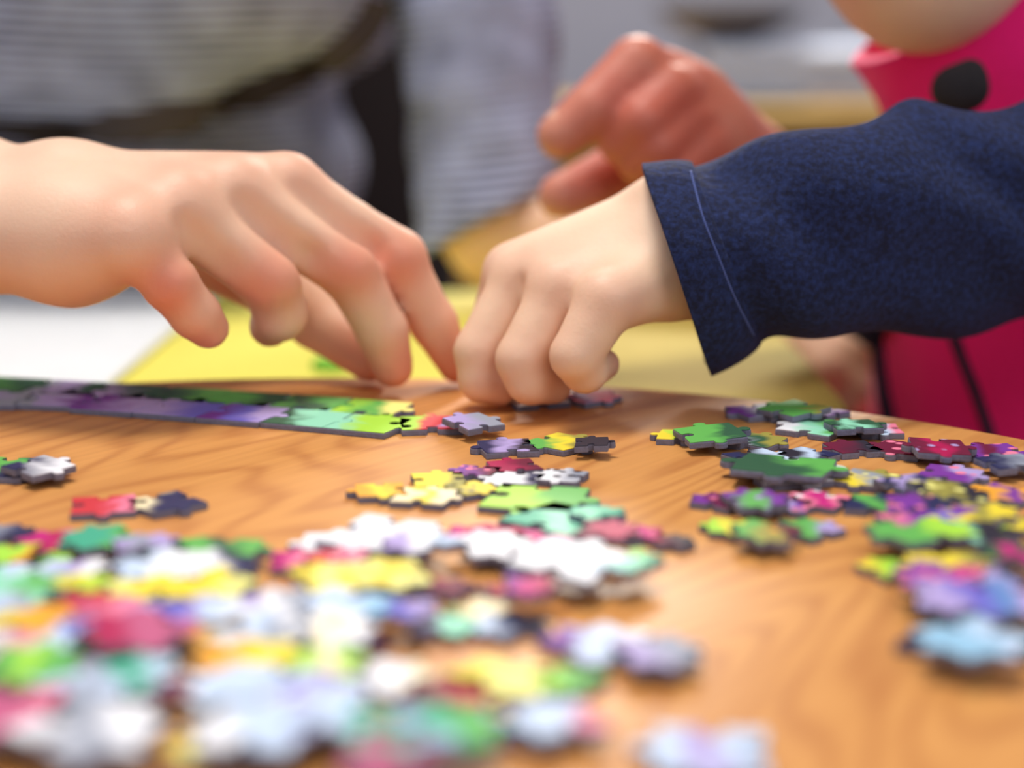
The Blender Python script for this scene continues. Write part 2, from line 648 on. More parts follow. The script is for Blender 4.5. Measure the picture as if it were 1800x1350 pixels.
for k in range(4):
    a = math.pi / 4 + k * math.pi / 2
    x, y = TC[0] + (TR - 0.075) * math.cos(a), TC[1] + (TR - 0.075) * math.sin(a)
    lathe('leg', [(0.013, 0), (0.015, 0.01), (0.02, 0.5), (0.022, TZ - 0.026)], (x, y, 0), M_wood, tbl, 20)

# ------------------------------------------------------------------ low side table with yellow top behind the round table
lt = empty('low_table', (-0.15, 0.70, 0))
tag(lt, 'low table with a bright yellow top behind the round table', 'table')
ly0 = 0.505
zt = TZ - 0.024
box('yellow_top', -0.40, 0.105, ly0, 0.80, zt - 0.018, zt, M_yellow, lt, 0.003)
for sx in (-0.37, 0.08):
    for sy in (ly0 + 0.03, 0.77):
        box('leg', sx - 0.014, sx + 0.014, sy - 0.014, sy + 0.014, 0, zt - 0.018, M_board, lt, 0.002)
ps = mesh_obj('paper_sheet', *box_geo(-0.385, -0.135, 0.515, 0.79, zt + 0.0005, zt + 0.0035, 0.0006), M_white, None, False)
fix_normals(ps)
tag(ps, 'white sheet of paper on the yellow low table, left behind the hand', 'paper')
gm = T(590, 605)
gp = P(592, 600, 0.62)
lf = lathe('green_counter', [(0.006, 0), (0.0072, 0.001), (0.0072, 0.003), (0.006, 0.004)], (gp.x, 0.60, zt), M_green, None, 24)
tag(lf, 'small green counter on the yellow low table', 'game piece')

kp = [P(1035, 560, .6).x, 0.102]  # khaki patch stands in for the child's shadow on the yellow top
o = loft('table_shade_patch', [((kp[0] + (kp[1] - kp[0]) * t, 0.655, zt + 0.0035), (0, 0.145, 0), (0, 0, 0.003)) for t in (0, .05, .5, .95, 1)], M_khaki, None, 32, 5,
         lambda p, u, t: 0.0006 * noise.noise(p * 30) - 0.0024 * abs(2 * u - 1) ** 14, 0, 6.0)
tag(o, 'khaki folded cloth on the yellow low table behind the child\'s sleeve', 'cloth')  # khaki patch added as shade on the yellow top

# ------------------------------------------------------------------ sideboard far behind
sb = empty('sideboard', (0.4, 2.1, 0))
tag(sb, 'mustard wooden sideboard by the grey wall', 'sideboard')
zs = P(1300, 185, 2.0).z
box('top', -0.35, 1.25, 1.9, 2.35, zs - 0.03, zs, M_side, sb, 0.004)
box('body', -0.33, 1.23, 1.92, 2.33, 0.06, zs - 0.03, M_side, sb, 0.003)
for k in range(4):
    x0 = -0.32 + k * 0.3875
    d = box('door', x0 + 0.004, x0 + 0.3825, 1.905, 1.919, 0.09, zs - 0.05, M_side, sb, 0.003)
    lathe('knob', [(0.006, 0.0), (0.011, 0.006), (0.011, 0.012), (0.006, 0.016)], (x0 + 0.34, 1.898, zs - 0.3), M_board, d, 16)
for x in (-0.3, 1.2):
    for y in (1.95, 2.3):
        box('foot', x - 0.02, x + 0.02, y - 0.02, y + 0.02, 0, 0.06, M_board, sb, 0.002)
for k, (a, b, z, lab) in enumerate([
        (1190, 1420, 0, 'pale blue folded linen under another on the sideboard'),
        (1230, 1560, 0.036, 'pale blue folded linen on top of its stack on the sideboard')]):
    x0, x1 = P(a, 150, 2.05).x, P(b, 150, 2.05).x
    st = [((x0 + (x1 - x0) * t, 2.12, zs + z + 0.0175), (0, 0.09, 0), (0, 0, 0.0165)) for t in (0, 0.1, 0.5, 0.9, 1)]
    o = loft('folded_linen', st, M_linen, None, 32, 5, lambda p, u, t: 0.001 * noise.noise(p * 40) - 0.005 * (abs(2 * u - 1) ** 12), 0.003, 4.0)
    tag(o, lab, 'linen')
xb = P(1290, 50, 2.1).x
bo = lathe('bowl', [(0.03, 0), (0.035, 0.004), (0.07, 0.02), (0.098, 0.045), (0.095, 0.046), (0.066, 0.025), (0.01, 0.012)],
           (xb, 2.12, zs + 0.07), M_grey, None, 48)
tag(bo, 'dark grey shallow bowl standing on the folded linen', 'bowl')


# ------------------------------------------------------------------ hands
def hand_field(base, base_k, fingers, fk):
    pb = union(base, base_k)
    chains = [union([cone(c[i][0], c[i + 1][0], c[i][1], c[i + 1][1]) for i in range(len(c) - 1)], 0.0012) for c in fingers]
    def f(p):
        b = pb(p)
        d = b
        for g in chains:
            d = smin(d, smin(b, g(p), fk), 0.0008)
        return d
    f.lo = np.min([pb.lo] + [g.lo for g in chains], 0); f.hi = np.max([pb.hi] + [g.hi for g in chains], 0)
    return f


def flush_shade_fn(spots, extra=None):
    """redness of the skin over knuckles and fingertips, plus shade painted as a wide spot"""
    def g(v):
        t = np.zeros(len(v))
        for c, r, s in spots:
            d2 = ((v - np.array(c)) ** 2).sum(1)
            t = np.maximum(t, s * np.exp(-d2 / (r * r)))
        if extra is not None:
            t = np.maximum(t, extra(v))
        return t
    return g


def head_fields(c, f, u, s):
    """c: centre, f: facing, u: up, s: scale (1 = adult)"""
    f = Vector(f).normalized(); u = Vector(u); u = (u - f * u.dot(f)).normalized(); r = f.cross(u)
    c = Vector(c)
    ax = [r, f, u]
    q = lambda x, y, z: c + (r * x + f * y + u * z) * s
    sk = [ell(q(0, -0.012, 0.03), np.array((0.075, 0.092, 0.083)) * s, ax),
          ell(q(0, 0.022, -0.035), np.array((0.058, 0.062, 0.07)) * s, ax),
          ell(q(0, 0.05, -0.088), np.array((0.024, 0.022, 0.02)) * s, ax),
          ell(q(-0.035, 0.05, -0.02), np.array((0.024, 0.022, 0.024)) * s, ax),
          ell(q(0.035, 0.05, -0.02), np.array((0.024, 0.022, 0.024)) * s, ax)]
    face = union(sk, 0.03 * s)
    det = union([cone(q(0, 0.078, 0.012), q(0, 0.1, -0.022), 0.007 * s, 0.011 * s),
                 ell(q(-0.01, 0.09, -0.026), np.array((0.008, 0.01, 0.007)) * s, ax),
                 ell(q(0.01, 0.09, -0.026), np.array((0.008, 0.01, 0.007)) * s, ax),
                 ell(q(0, 0.078, -0.05), np.array((0.022, 0.01, 0.0055)) * s, ax),
                 ell(q(0, 0.076, -0.06), np.array((0.019, 0.011, 0.0065)) * s, ax),
                 ell(q(-0.032, 0.068, 0.024), np.array((0.022, 0.012, 0.007)) * s, ax),
                 ell(q(0.032, 0.068, 0.024), np.array((0.022, 0.012, 0.007)) * s, ax),
                 ell(q(-0.076, -0.01, -0.005), np.array((0.009, 0.018, 0.032)) * s, ax),
                 ell(q(0.076, -0.01, -0.005), np.array((0.009, 0.018, 0.032)) * s, ax)], 0.004 * s)
    full = union([face, det], 0.006 * s)
    for sx in (-1, 1):
        full = cut(full, ell(q(sx * 0.031, 0.083, 0.006), np.array((0.015, 0.012, 0.0085)) * s, ax), 0.006 * s)
        full = union([full, ell(q(sx * 0.031, 0.069, 0.006), np.array((0.0125,) * 3) * s, ax)], 0.001)
    hair = union([ell(q(0, -0.016, 0.036), np.array((0.083, 0.1, 0.089)) * s, ax),
                  ell(q(0, -0.055, -0.03), np.array((0.07, 0.055, 0.07)) * s, ax)], 0.02 * s)
    hair = cut(hair, ell(q(0, 0.085, -0.035), np.array((0.085, 0.085, 0.092)) * s, ax), 0.01 * s)
    return full, hair, q


# ================================================================== the adult
def X(px, py, y): return P(px, py, y)
af = {
    'little': [((228, 418, .402), .0098), ((300, 498, .403), .0069), ((343, 552, .407), .0062), ((366, 577, .410), .0052)],
    'ring':   [((312, 372, .414), .0100), ((474, 492, .421), .0080), ((492, 552, .426), .0069), ((474, 574, .432), .0054)],
    'middle': [((405, 345, .427), .0098), ((613, 472, .434), .0081), ((672, 582, .438), .0069), ((690, 645, .439), .0055)],
    'index':  [((503, 331, .440), .0088), ((698, 455, .446), .0080), ((762, 568, .449), .0065), ((801, 643, .449), .0047)],
    'thumb':  [((230, 400, .448), .0125), ((430, 470, .462), .0098), ((560, 560, .462), .0088), ((650, 628, .452), .0066)],
}
A_fing = {k: [(X(*p), r) for p, r in v] for k, v in af.items()}
A_mid = {k: [c[0], (c[0][0].lerp(c[1][0], .55), min(c[0][1], c[1][1]) * .94), c[1], (c[1][0].lerp(c[2][0], .5), c[2][1] * .98)] + c[2:] for k, c in A_fing.items()}
w_top, w_bot = X(118, 353, .432), X(128, 424, .412)
e_pt = X(-620, 330, .60)
base = [cone(w_top, A_fing['index'][0][0], .0115, .0086), cone(w_top.lerp(w_bot, .35), A_fing['middle'][0][0], .0128, .0096),
        cone(w_top.lerp(w_bot, .7), A_fing['ring'][0][0], .0128, .0098), cone(w_bot, A_fing['little'][0][0], .0142, .0100),
        cone(w_top, A_fing['thumb'][0][0], .013, .0125),
        cone(X(-60, 340, .44), w_top, .0130, .0115), cone(X(-60, 408, .42), w_bot, .0135, .0132),
        cone(e_pt + Vector((0, .01, .012)), X(-60, 335, .44), .030, .0135), cone(e_pt - Vector((0, .01, .012)), X(-60, 408, .42), .030, .0135)]
fa = hand_field(base, .008, list(A_mid.values()), .0035)
for a_, b_ in (('little', 'ring'), ('ring', 'middle'), ('middle', 'index')):
    m0 = (A_fing[a_][0][0] + A_fing[b_][0][0]) * .5; m1 = (A_fing[a_][1][0] + A_fing[b_][1][0]) * .5
    n_ = (m1 - m0).cross(A_fing[b_][0][0] - A_fing[a_][0][0]).normalized()
    n_ = n_ if n_.z > 0 else -n_
    fa = cut(fa, cone(m0.lerp(m1, .22) + n_ * .0088, m0.lerp(m1, .9) + n_ * .0045, .0008, .0030), .005)
va, fca = surface(fa, 0.0013, hi=None)
va = smooth_verts(va, fca, 2)

# torso, head and left arm of the adult (mostly under the jumper or outside the frame)
torso_c = Vector((-0.20, 0.97, 0))
sh_r, sh_l = Vector((-0.40, 0.93, TZ + 0.42)), Vector((0.00, 0.93, TZ + 0.42))
hd_c = Vector((-0.17, 0.80, TZ + 0.66))
hf, hh, hq = head_fields(hd_c, (0.15, -0.75, -0.6), (0, -0.2, 1), 1.0)
el_l, wr_l = X(876, 402, .745), X(1300, 470, .70)
bodyA = union([ell((-0.20, 0.99, TZ + 0.22), (0.125, 0.08, 0.22)), ell((-0.20, 1.0, TZ - 0.10), (0.11, 0.085, 0.15)),
               cone(sh_r, sh_l, .055, .055), cone((-0.19, 0.92, TZ + 0.44), hd_c - Vector((0, -0.03, 0.09)), .05, .048)], .05)
armAL = union([cone(sh_l, X(825, -300, .85), .040, .034), cone(X(825, -300, .85), X(855, 250, .770), .030, .021), cone(X(855, 250, .770), el_l, .021, .0235), cone(el_l, wr_l, .0235, .019)], .01)
armAR = union([cone(sh_r, e_pt, .046, .032)], .01)
hl = [X(1440, 600, .665), X(1500, 630, .65)]
hand_l = union([cone(wr_l, hl[0], .018, .015), cone(wr_l, X(1450, 640, .655), .018, .012),
                cone(hl[0], X(1530, 605, .645), .0085, .0075), cone(hl[0], X(1540, 640, .645), .0085, .0072),
                cone(hl[0], X(1530, 675, .645), .0085, .0068), cone(hl[0], X(1510, 705, .65), .008, .006)], .004)
fb = union([bodyA, armAL, armAR, hf], .015)
vb, fcb = surface(fb, 0.005)
vb = smooth_verts(vb, fcb, 1)
vl, fcl = surface(hand_l, 0.0025)
spots = []
for k, c in A_fing.items():
    spots.append((c[1][0] + Vector((0, -.005, .0)), .0095, .8)); spots.append((c[0][0] + Vector((0, 0, .006)), .012, .35)); spots.append((c[3][0], .011, .7))
    spots.append((c[2][0], .009, .3))
adult = np_mesh('person', [(va, fca), (vb, fcb), (vl, fcl)], M_skin, None, {'flush_shade': flush_shade_fn(spots)})
tag(adult, 'adult in a grey striped ribbed jumper, right hand reaching over the table', 'person')


def iris(e, f, rad, parent):
    f = Vector(f).normalized(); a = f.cross(Vector((0.2, 0.1, 1))).normalized(); b = f.cross(a)
    vs = [Vector(e) + f * (rad * 1.02)]
    for rr_, h in ((.25, 1.01), (.46, .905)):
        vs += [Vector(e) + f * rad * h + (a * math.cos(t * math.pi / 8) + b * math.sin(t * math.pi / 8)) * rad * rr_ for t in range(16)]
    fs = [(0, 1 + k, 1 + (k + 1) % 16) for k in range(16)] + [(1 + k, 17 + k, 17 + (k + 1) % 16, 1 + (k + 1) % 16) for k in range(16)]
    return fix_normals(mesh_obj('iris', vs, fs, M_brown, parent))


# nails: thin curved plates on the far side of the bent fingertips
def nail(c3, c2, r, out, parent):
    c3 = Vector(c3); d = (c3 - Vector(c2)).normalized()
    out = Vector(out); out = (out - d * out.dot(d)).normalized()
    s = d.cross(out)
    vs, fs = [], []
    for layer in (0.0, 0.0004):
        for i in range(5):
            for j in range(5):
                a = (j - 2) / 2 * 0.75
                wd = r * (0.965 + 0.05 * math.cos(2 * a))
                vs.append(c3 + d * (r * (-0.75 + 0.28 * i)) + s * math.sin(a) * wd * (1 - 0.12 * abs(i - 2) / 2) + out * (math.cos(a) * wd * (1.0 - 0.07 * max(0, i - 2) ** 1.5) + layer - 0.0002))
    for L_ in (0, 25):
        for i in range(4):
            for j in range(4):
                fs.append((L_ + i * 5 + j, L_ + i * 5 + j + 1, L_ + i * 5 + j + 6, L_ + i * 5 + j + 5))
    o = fix_normals(mesh_obj('fingernail', vs, fs, M_nail, parent))
    return o
for k in ('little', 'ring', 'middle', 'index'):
    c = A_fing[k]
    nail(c[3][0], c[2][0], c[3][1], (0.8, 0.45, 0.3), adult)


# jumper of the adult
def ribbed(o, vec):
    me = o.data
    n = len(me.vertices)
    co = np.zeros(n * 3, np.float32); me.vertices.foreach_get('co', co); co = co.reshape(-1, 3)
    at = me.attributes.new('rib', 'FLOAT', 'POINT')
    at.data.foreach_set('value', vec(co).astype(np.float32))
    return o


CB = X(95, -165, .775)
chest = union([ell(CB, (0.158, 0.085, 0.093)), ell((-0.20, 0.965, TZ + 0.24), (0.175, 0.12, 0.22)), cone(sh_r, sh_l, .066, .066)], .03)
belly = ell(X(190, 230, .945), (0.134, 0.09, 0.20))
roll = ell(X(330, 330, .90), (0.10, 0.085, 0.05))
neckhole = cone((-0.19, 0.92, TZ + 0.46), (-0.18, 0.86, TZ + 0.60), .05, .06)
jump = cut(union([chest, belly], .006), neckhole, .004)
def jump_f(p):
    x, z = p[:, 0], p[:, 2]
    fold = 0.004 * np.sin(x * 34 + z * 60 + 1.2 * np.sin(z * 31)) + 0.003 * np.sin(x * 71 - z * 43)
    return jump(p) + fold
jump_f.lo, jump_f.hi = jump.lo, jump.hi
vj, fj = surface(jump_f, 0.0045)
vj = smooth_verts(vj, fj, 1)
jumper = np_mesh('jumper', [(vj, fj)], M_knit, adult)
ribbed(jumper, lambda c: c[:, 2] + 0.10 * (c[:, 0] + .2) ** 2 + 0.002 * np.sin(c[:, 0] * 30))

line_on([jumper], [(-60, 212), (120, 214), (300, 193), (450, 150), (560, 95), (625, 40), (650, -10)], 'fold_shade_band', .0120, M_brown, adult, 10, .35, .0)  # dark band laid on as the shade of the chest fold

def sleeve_disp(amp, fr, seed):
    def d(p, u, t):
        return amp * (noise.noise(Vector((p.x * fr + seed, p.y * fr, p.z * fr * 1.6))) + 0.4 * noise.noise(p * fr * 2.7))
    return d

def st2(a, b, y, hb, dy=0.0):
    A = X(a[0], a[1], y); B = X(b[0], b[1], y + dy)
    return ((A + B) * 0.5, (A - B) * 0.5, ((A + B) * 0.5 - CAM).normalized() * hb)

sl = loft('sleeve', [st2((735, 452), (985, 318), .745, .033), st2((730, 430), (985, 285), .748, .034), st2((725, 330), (986, 200), .765, .036), st2((712, 200), (984, 90), .78, .038),
                     st2((690, 50), (980, -40), .80, .04), st2((655, -150), (975, -250), .83, .042), st2((640, -420), (990, -540), .87, .046),
                     (sh_l, Vector((-.052, 0, .01)), Vector((0, .05, 0)))], M_knit, adult, 64, 8, sleeve_disp(.004, 26, 3.0), .002)
ribbed(sl, lambda c: c[:, 2] - 0.12 * c[:, 0])
ax_ = (sh_r - e_pt).normalized(); a_u = ax_.cross(Vector((0, 1, 0))).normalized(); a_v = ax_.cross(a_u).normalized()
sr = loft('sleeve', [(e_pt.lerp(sh_r, t), a_u * q, a_v * q) for t, q in ((.10, .044), (.13, .046), (.35, .051), (.7, .058), (1.0, .066))] + [(sh_r + Vector((.05, 0, .0)), a_u * .06, a_v * .06)],
          M_knit, adult, 48, 8, sleeve_disp(.004, 26, 8.0), .002)
ribbed(sr, lambda c: c @ np.array(ax_))
vh, fh = surface(hh, 0.005)
np_mesh('hair', [(vh, fh)], M_hair, adult)
for sx in (-1, 1):
    e = hq(sx * 0.031, 0.0695, 0.006)
    lathe('eye', [(0.002, -0.0124), (0.008, -0.0095), (0.0118, -0.004), (0.0124, 0), (0.0118, 0.004), (0.008, 0.0095), (0.002, 0.0124)], tuple(e), M_eye, adult, 20)
    iris(e, (0.15, -0.75, -0.6), .0126, adult)
tr = union([cone((-0.28, 0.98, TZ - 0.22), (-0.30, 0.60, TZ - 0.22), .075, .055), cone((-0.12, 0.98, TZ - 0.22), (-0.10, 0.60, TZ - 0.22), .075, .055),
            cone((-0.30, 0.60, TZ - 0.22), (-0.30, 0.66, 0.07), .055, .04), cone((-0.10, 0.60, TZ - 0.22), (-0.10, 0.66, 0.07), .055, .04),
            ell((-0.20, 0.99, TZ - 0.18), (0.17, 0.115, 0.11))], .02)
vt, ft = surface(tr, 0.008)
np_mesh('trousers', [(vt, ft)], M_jeans, adult)
for x in (-0.30, -0.10):
    v_, f_ = surface(union([ell((x, 0.60, 0.03), (0.045, 0.12, 0.03)), cone((x, 0.665, 0.03), (x, 0.665, 0.07), .035, .04)], .02), 0.006, None, None)
    np_mesh('shoe', [(v_, f_)], M_char, adult)

# chair of the adult: dark back put in for the shade between body and sleeve
ch = empty('upholstered_chair', (-0.17, 1.05, 0))
tag(ch, 'charcoal upholstered chair, its back added as gap shade, behind the adult in the striped jumper', 'chair')
box('seat', -0.42, 0.06, 0.80, 1.26, 0.37, 0.445, M_char, ch, 0.015)
xb0, xb1 = X(440, 200, 1.18).x, X(800, 100, 1.18).x
box('backrest', -0.42, xb1, 1.18, 1.25, 0.445, 1.25, M_char, ch, 0.02)
for x in (-0.39, 0.03):
    for y in (0.84, 1.22):
        box('leg', x - 0.018, x + 0.018, y - 0.018, y + 0.018, 0, 0.37, M_board, ch, 0.003)

# ================================================================== the child
cf = {
    'index':  [((905, 482, .436), .0080), ((858, 600, .440), .0062), ((880, 655, .440), .0057), ((910, 676, .432), .0049)],
    'middle': [((918, 495, .427), .0077), ((843, 618, .421), .0064), ((848, 666, .420), .0060), ((880, 678, .420), .0051)],
    'ring':   [((985, 512, .415), .0076), ((918, 632, .409), .0065), ((932, 668, .409), .0060), ((972, 676, .413), .0049)],
    'little': [((1066, 530, .403), .0074), ((1012, 625, .399), .0062), ((1028, 650, .402), .0056), ((1062, 640, .412), .0040)],
    'thumb':  [((1090, 470, .438), .0110), ((1000, 560, .446), .0080), ((960, 630, .444), .0070), ((932, 668, .433), .0056)],
}
C_fing = {k: [(X(*p), r) for p, r in v] for k, v in cf.items()}
cw_t, cw_b = X(1180, 388, .432), X(1185, 478, .418)
ce = X(1850, 380, .46)
base = [cone(cw_t, C_fing['index'][0][0], .0106, .0080), cone(cw_t.lerp(cw_b, .33), C_fing['middle'][0][0], .0106, .0080),
        cone(cw_t.lerp(cw_b, .66), C_fing['ring'][0][0], .0106, .0080), cone(cw_b, C_fing['little'][0][0], .0104, .0072),
        cone(cw_t, C_fing['thumb'][0][0], .010, .011), cone(cw_t.lerp(cw_b, .5), X(970, 490, .425), .012, .008),
        cone(cw_t, X(1330, 380, .437), .0105, .013), cone(cw_b, X(1330, 460, .425), .0105, .013)]
fc_ = hand_field(base, .0055, list(C_fing.values()), .0022)
for a_, b_ in (('middle', 'ring'), ('ring', 'little')):
    m0 = (C_fing[a_][0][0] + C_fing[b_][0][0]) * .5; m1 = (C_fing[a_][1][0] + C_fing[b_][1][0]) * .5
    n_ = (m1 - m0).cross(C_fing[b_][0][0] - C_fing[a_][0][0]).normalized()
    n_ = n_ if n_.y < 0 else -n_
    fc_ = cut(fc_, cone(m0.lerp(m1, .12) + n_ * .0062, m0.lerp(m1, .75) + n_ * .0050, .0007, .0014), .003)
vc, fcc = surface(fc_, 0.0011)
vc = smooth_verts(vc, fcc, 2)

# right hand of the child, half closed, raised behind the sleeve
rf = {
    'index':  [((1165, 150, .560), .0105), ((1120, 118, .548), .0098), ((1040, 195, .540), .0088), ((985, 238, .538), .0076)],
    'middle': [((1215, 175, .560), .0105), ((1180, 165, .545), .0092), ((1130, 215, .536), .0082), ((1090, 250, .540), .0072)],
    'ring':   [((1240, 215, .558), .0100), ((1200, 215, .545), .0088), ((1155, 260, .536), .0078), ((1120, 285, .540), .0068)],
    'little': [((1270, 250, .556), .0090), ((1230, 262, .545), .0078), ((1190, 300, .538), .0070), ((1160, 315, .540), .0060)],
    'thumb':  [((1180, 260, .575), .0110), ((1100, 290, .566), .0095), ((1035, 325, .558), .0085), ((985, 345, .552), .0075)],
}
R_fing = {k: [(X(*p), r) for p, r in v] for k, v in rf.items()}
rw = X(1290, 320, .578)
re_ = X(1560, 470, .600)
base = [cone(rw, R_fing[k][0][0], .0165, .0105) for k in ('index', 'middle', 'ring', 'little', 'thumb')] + [cone(rw, re_, .0165, .022)]
fr = hand_field(base, .010, list(R_fing.values()), .005)
vr, frc = surface(fr, 0.0018)
vr = smooth_verts(vr, frc, 2)

# child torso, neck and head
cf_f = Vector((-0.62, -0.45, -0.42)).normalized()
cf_u = Vector((-0.35, -0.15, 0.93))
cf_u = (cf_u - cf_f * cf_u.dot(cf_f)).normalized()
chin = X(1612, 22, .53)
S = 0.9
c_head = chin - cf_f * 0.058 * S + cf_u * 0.094 * S
chf, chh, chq = head_fields(c_head, cf_f, cf_u, S)
neck0 = Vector((0.205, 0.580, TZ + 0.03))
c_shl, c_shr = Vector((0.315, 0.565, TZ + 0.025)), Vector((0.175, 0.66, TZ + 0.00))
cbody = union([ell((0.235, 0.60, TZ - 0.12), (0.095, 0.075, 0.17)), ell((0.24, 0.62, TZ - 0.30), (0.10, 0.08, 0.10)), cone(c_shl, c_shr, .027, .028),
               cone(neck0, c_head - cf_u * 0.05 * S - cf_f * 0.02, .036, .038)], .02)
l0_ = X(1985, 352, .512)
carm = union([cone(X(1330, 420, .431), X(1850, 400, .474), .014, .013), cone(X(1850, 400, .474), l0_, .013, .015), cone(l0_, c_shl, .015, .024)], .01)
carm2 = union([cone(re_, c_shr, .022, .028)], .01)
fcb_ = union([cbody, carm, carm2, chf], .01)
vcb, fccb = surface(fcb_, 0.0035)
vcb = smooth_verts(vcb, fccb, 1)
spots = []
for k, c in C_fing.items():
    spots.append((c[1][0], .008, .28)); spots.append((c[0][0] + Vector((0, -.004, .002)), .0095, .24)); spots.append((c[3][0], .010, .4))
spots.append((X(1095, 535, .40), .008, .3))
rc = np.array(X(1130, 230, .55))
spots.append((rc, .060, 1.0))  # wide dark red spot paints shade over the raised hand
child = np_mesh('person', [(vc, fcc), (vr, frc), (vcb, fccb)], M_cskin, None, {'flush_shade': flush_shade_fn(spots)})
tag(child, 'child in a pink vest over a navy fleece, left hand picking up a puzzle piece', 'person')
for k in ('little', 'ring', 'middle', 'index'):
    c = C_fing[k]
    nail(c[3][0], c[2][0], c[3][1], (0.2, 0.3, -1.0) if k != 'index' else (0.6, 0.6, -.2), child)
for k in ('index', 'middle', 'ring', 'little'):
    c = R_fing[k]
    nail(c[3][0], c[2][0], c[3][1], (-0.3, -0.2, 0.9), child)
vh, fh = surface(chh, 0.004)
np_mesh('hair', [(vh, fh)], M_hair, child)
for sx in (-1, 1):
    e = chq(sx * 0.031, 0.0695, 0.006)
    lathe('eye', [(0.002, -0.0112), (0.007, -0.0088), (0.0105, -0.004), (0.0112, 0), (0.0105, 0.004), (0.007, 0.0088), (0.002, 0.0112)], tuple(e), M_eye, child, 20)
    iris(e, cf_f, .0114, child)


# left sleeve: rings from the top and bottom outline
def fold_left(p, u, t):
    a = 0.0016 * noise.noise(Vector((p.x * 30, p.y * 30, p.z * 30 + 4)))
    # diagonal drag folds running from the upper elbow to the cuff
    s = p.x * 0.75 + (p.z - TZ) * 1.25
    env = min(1, max(0, (u - 0.10) * 5))
    b = 0.0036 * math.sin(s * 150 + 3.0 * noise.noise(p * 22)) * env
    c = 0.0050 * noise.noise(Vector((s * 26, p.y * 16, (p.x - p.z) * 9))) * env
    return a + b * (0.4 + 0.6 * abs(noise.noise(p * 18))) + c
S_ = [((1130, 291), (1250, 655), .420, .027), ((1136, 290), (1256, 652), .420, .0275), ((1165, 288), (1290, 636), .4215, .0275), ((1200, 283), (1322, 618), .423, .027), ((1245, 272), (1358, 598), .4245, .027), ((1320, 255), (1420, 590), .427, .027),
      ((1400, 238), (1490, 580), .430, .027), ((1470, 216), (1556, 577), .434, .028), ((1540, 184), (1620, 582), .438, .029),
      ((1605, 175), (1680, 586), .442, .029), ((1680, 192), (1745, 588), .447, .029), ((1745, 184), (1810, 586), .452, .030),
      ((1830, 150), (1890, 580), .462, .031), ((1960, 120), (2000, 580), .485, .033)]
st = [st2(a, b, y + (.004 if i < 5 else 0), h) for i, (a, b, y, h) in enumerate(S_)]
l_ = st[-1][0]
st.append((c_shl.lerp(l_, .5), Vector((0, 0, .042)), Vector((.004, .044, 0))))
st.append((c_shl + Vector((-.008, 0, .0)), Vector((.012, 0, .041)), Vector((-.010, .042, 0))))
st.append((c_shl + Vector((-.06, .018, .002)), Vector((.01, 0, .036)), Vector((0, .042, 0))))
slv = loft('sleeve', st, M_navy, child, 112, 9, fold_left, .0022)
# turned hem of the cuff: a second layer standing a little proud
hem = loft('cuff', [st2((1129, 289), (1249, 658), .424, .0277), st2((1150, 287), (1275, 647), .4248, .0284), st2((1180, 283), (1308, 629), .4262, .0283),
                    st2((1215, 279), (1340, 607), .4280, .0274)], M_navy, child, 112, 8,
           lambda p, u, t: 0.0006 + 0.0012 * noise.noise(p * 30) - 0.0012 * (u ** 6), .0016)


line_on([slv, hem], [(1214, 300), (1235, 380), (1262, 450), (1290, 520), (1325, 590)], 'seam', .0003, M_stitch, child)

# right sleeve, hidden behind the left one
rs0 = rw.lerp(re_, .35)
ad = (re_ - rw).normalized(); up = Vector((0, 0, 1)); up = (up - ad * up.dot(ad)).normalized(); sd = ad.cross(up)
loft('sleeve', [(rw.lerp(re_, .35), up * .024, sd * .024), (rw.lerp(re_, .7), up * .027, sd * .026), (re_, up * .028, sd * .028), (re_.lerp(c_shr, .5), Vector((.02, 0, .025)), Vector((0, .03, 0))), (c_shr, Vector((.02, 0, .03)), Vector((0, .034, 0)))],
     M_navy, child, 48, 6, sleeve_disp(.002, 30, 1.0), .002)

# vest
def vest_disp(p, u, t):
    return 0.003 * noise.noise(p * 22) + 0.0015 * noise.noise(p * 60)
vc_ = lambda x, y, z, hx, hy: (Vector((x, y, TZ + z)), Vector((hx, 0, 0)), Vector((0, hy, 0)))
vest = loft('vest', [vc_(0.256, .610, -.36, .118, .096), vc_(0.255, .606, -.25, .120, .095), vc_(0.253, .60, -.12, .121, .092), vc_(0.249, .595, -.04, .119, .090), vc_(0.241, .59, .015, .110, .085),
                     vc_(0.226, .583, .042, .088, .072), vc_(0.213, .577, .058, .062, .056)], M_pink, child, 96, 8, vest_disp, .004)
# stand-up collar, tilted up to the right
cc = X(1772, 62, .565)
tl = math.radians(30)
a1 = Vector((math.cos(tl), 0.0, math.sin(tl))); nup = Vector((-math.sin(tl), -0.05, math.cos(tl)))
a2 = nup.cross(a1).normalized()
cl = []
for h, s in ((-.024, 1.12), (-.014, 1.04), (0.0, 1.0), (.010, 1.0), (.016, 1.02)):
    cl.append((cc + nup * h, a1 * .047 * s, a2 * .044 * s))
coll = loft('collar', cl, M_pink, child, 80, 6, lambda p, u, t: 0.0015 * noise.noise(p * 45), .005)
line_on([vest], [(1668, 560), (1690, 620), (1718, 690), (1752, 790)], 'zip', .0024, M_bind, child, 10, .5)
line_on([vest], [(1549, 540), (1552, 620), (1560, 690), (1575, 760)], 'side_binding', .004, M_bind, child, 10, .5)
bd = X(1690, 158, .49)
tp = []
for k in range(33):
    a = 2 * math.pi * k / 32
    tp.append(bd + Vector((math.cos(a) * .0065, 0.0, math.sin(a) * .0045)))
shade_blob = [ell(X(1688, 156, .500), (.0085, .006, .0072))]  # dark blob modelled in place of the shadowed vest opening
v_, f_ = surface(union([shade_blob[0], ell(X(1706, 128, .502), (.004, .004, .004))], .003), .001)
np_mesh('opening_shade', [(v_, f_)], M_char, child)
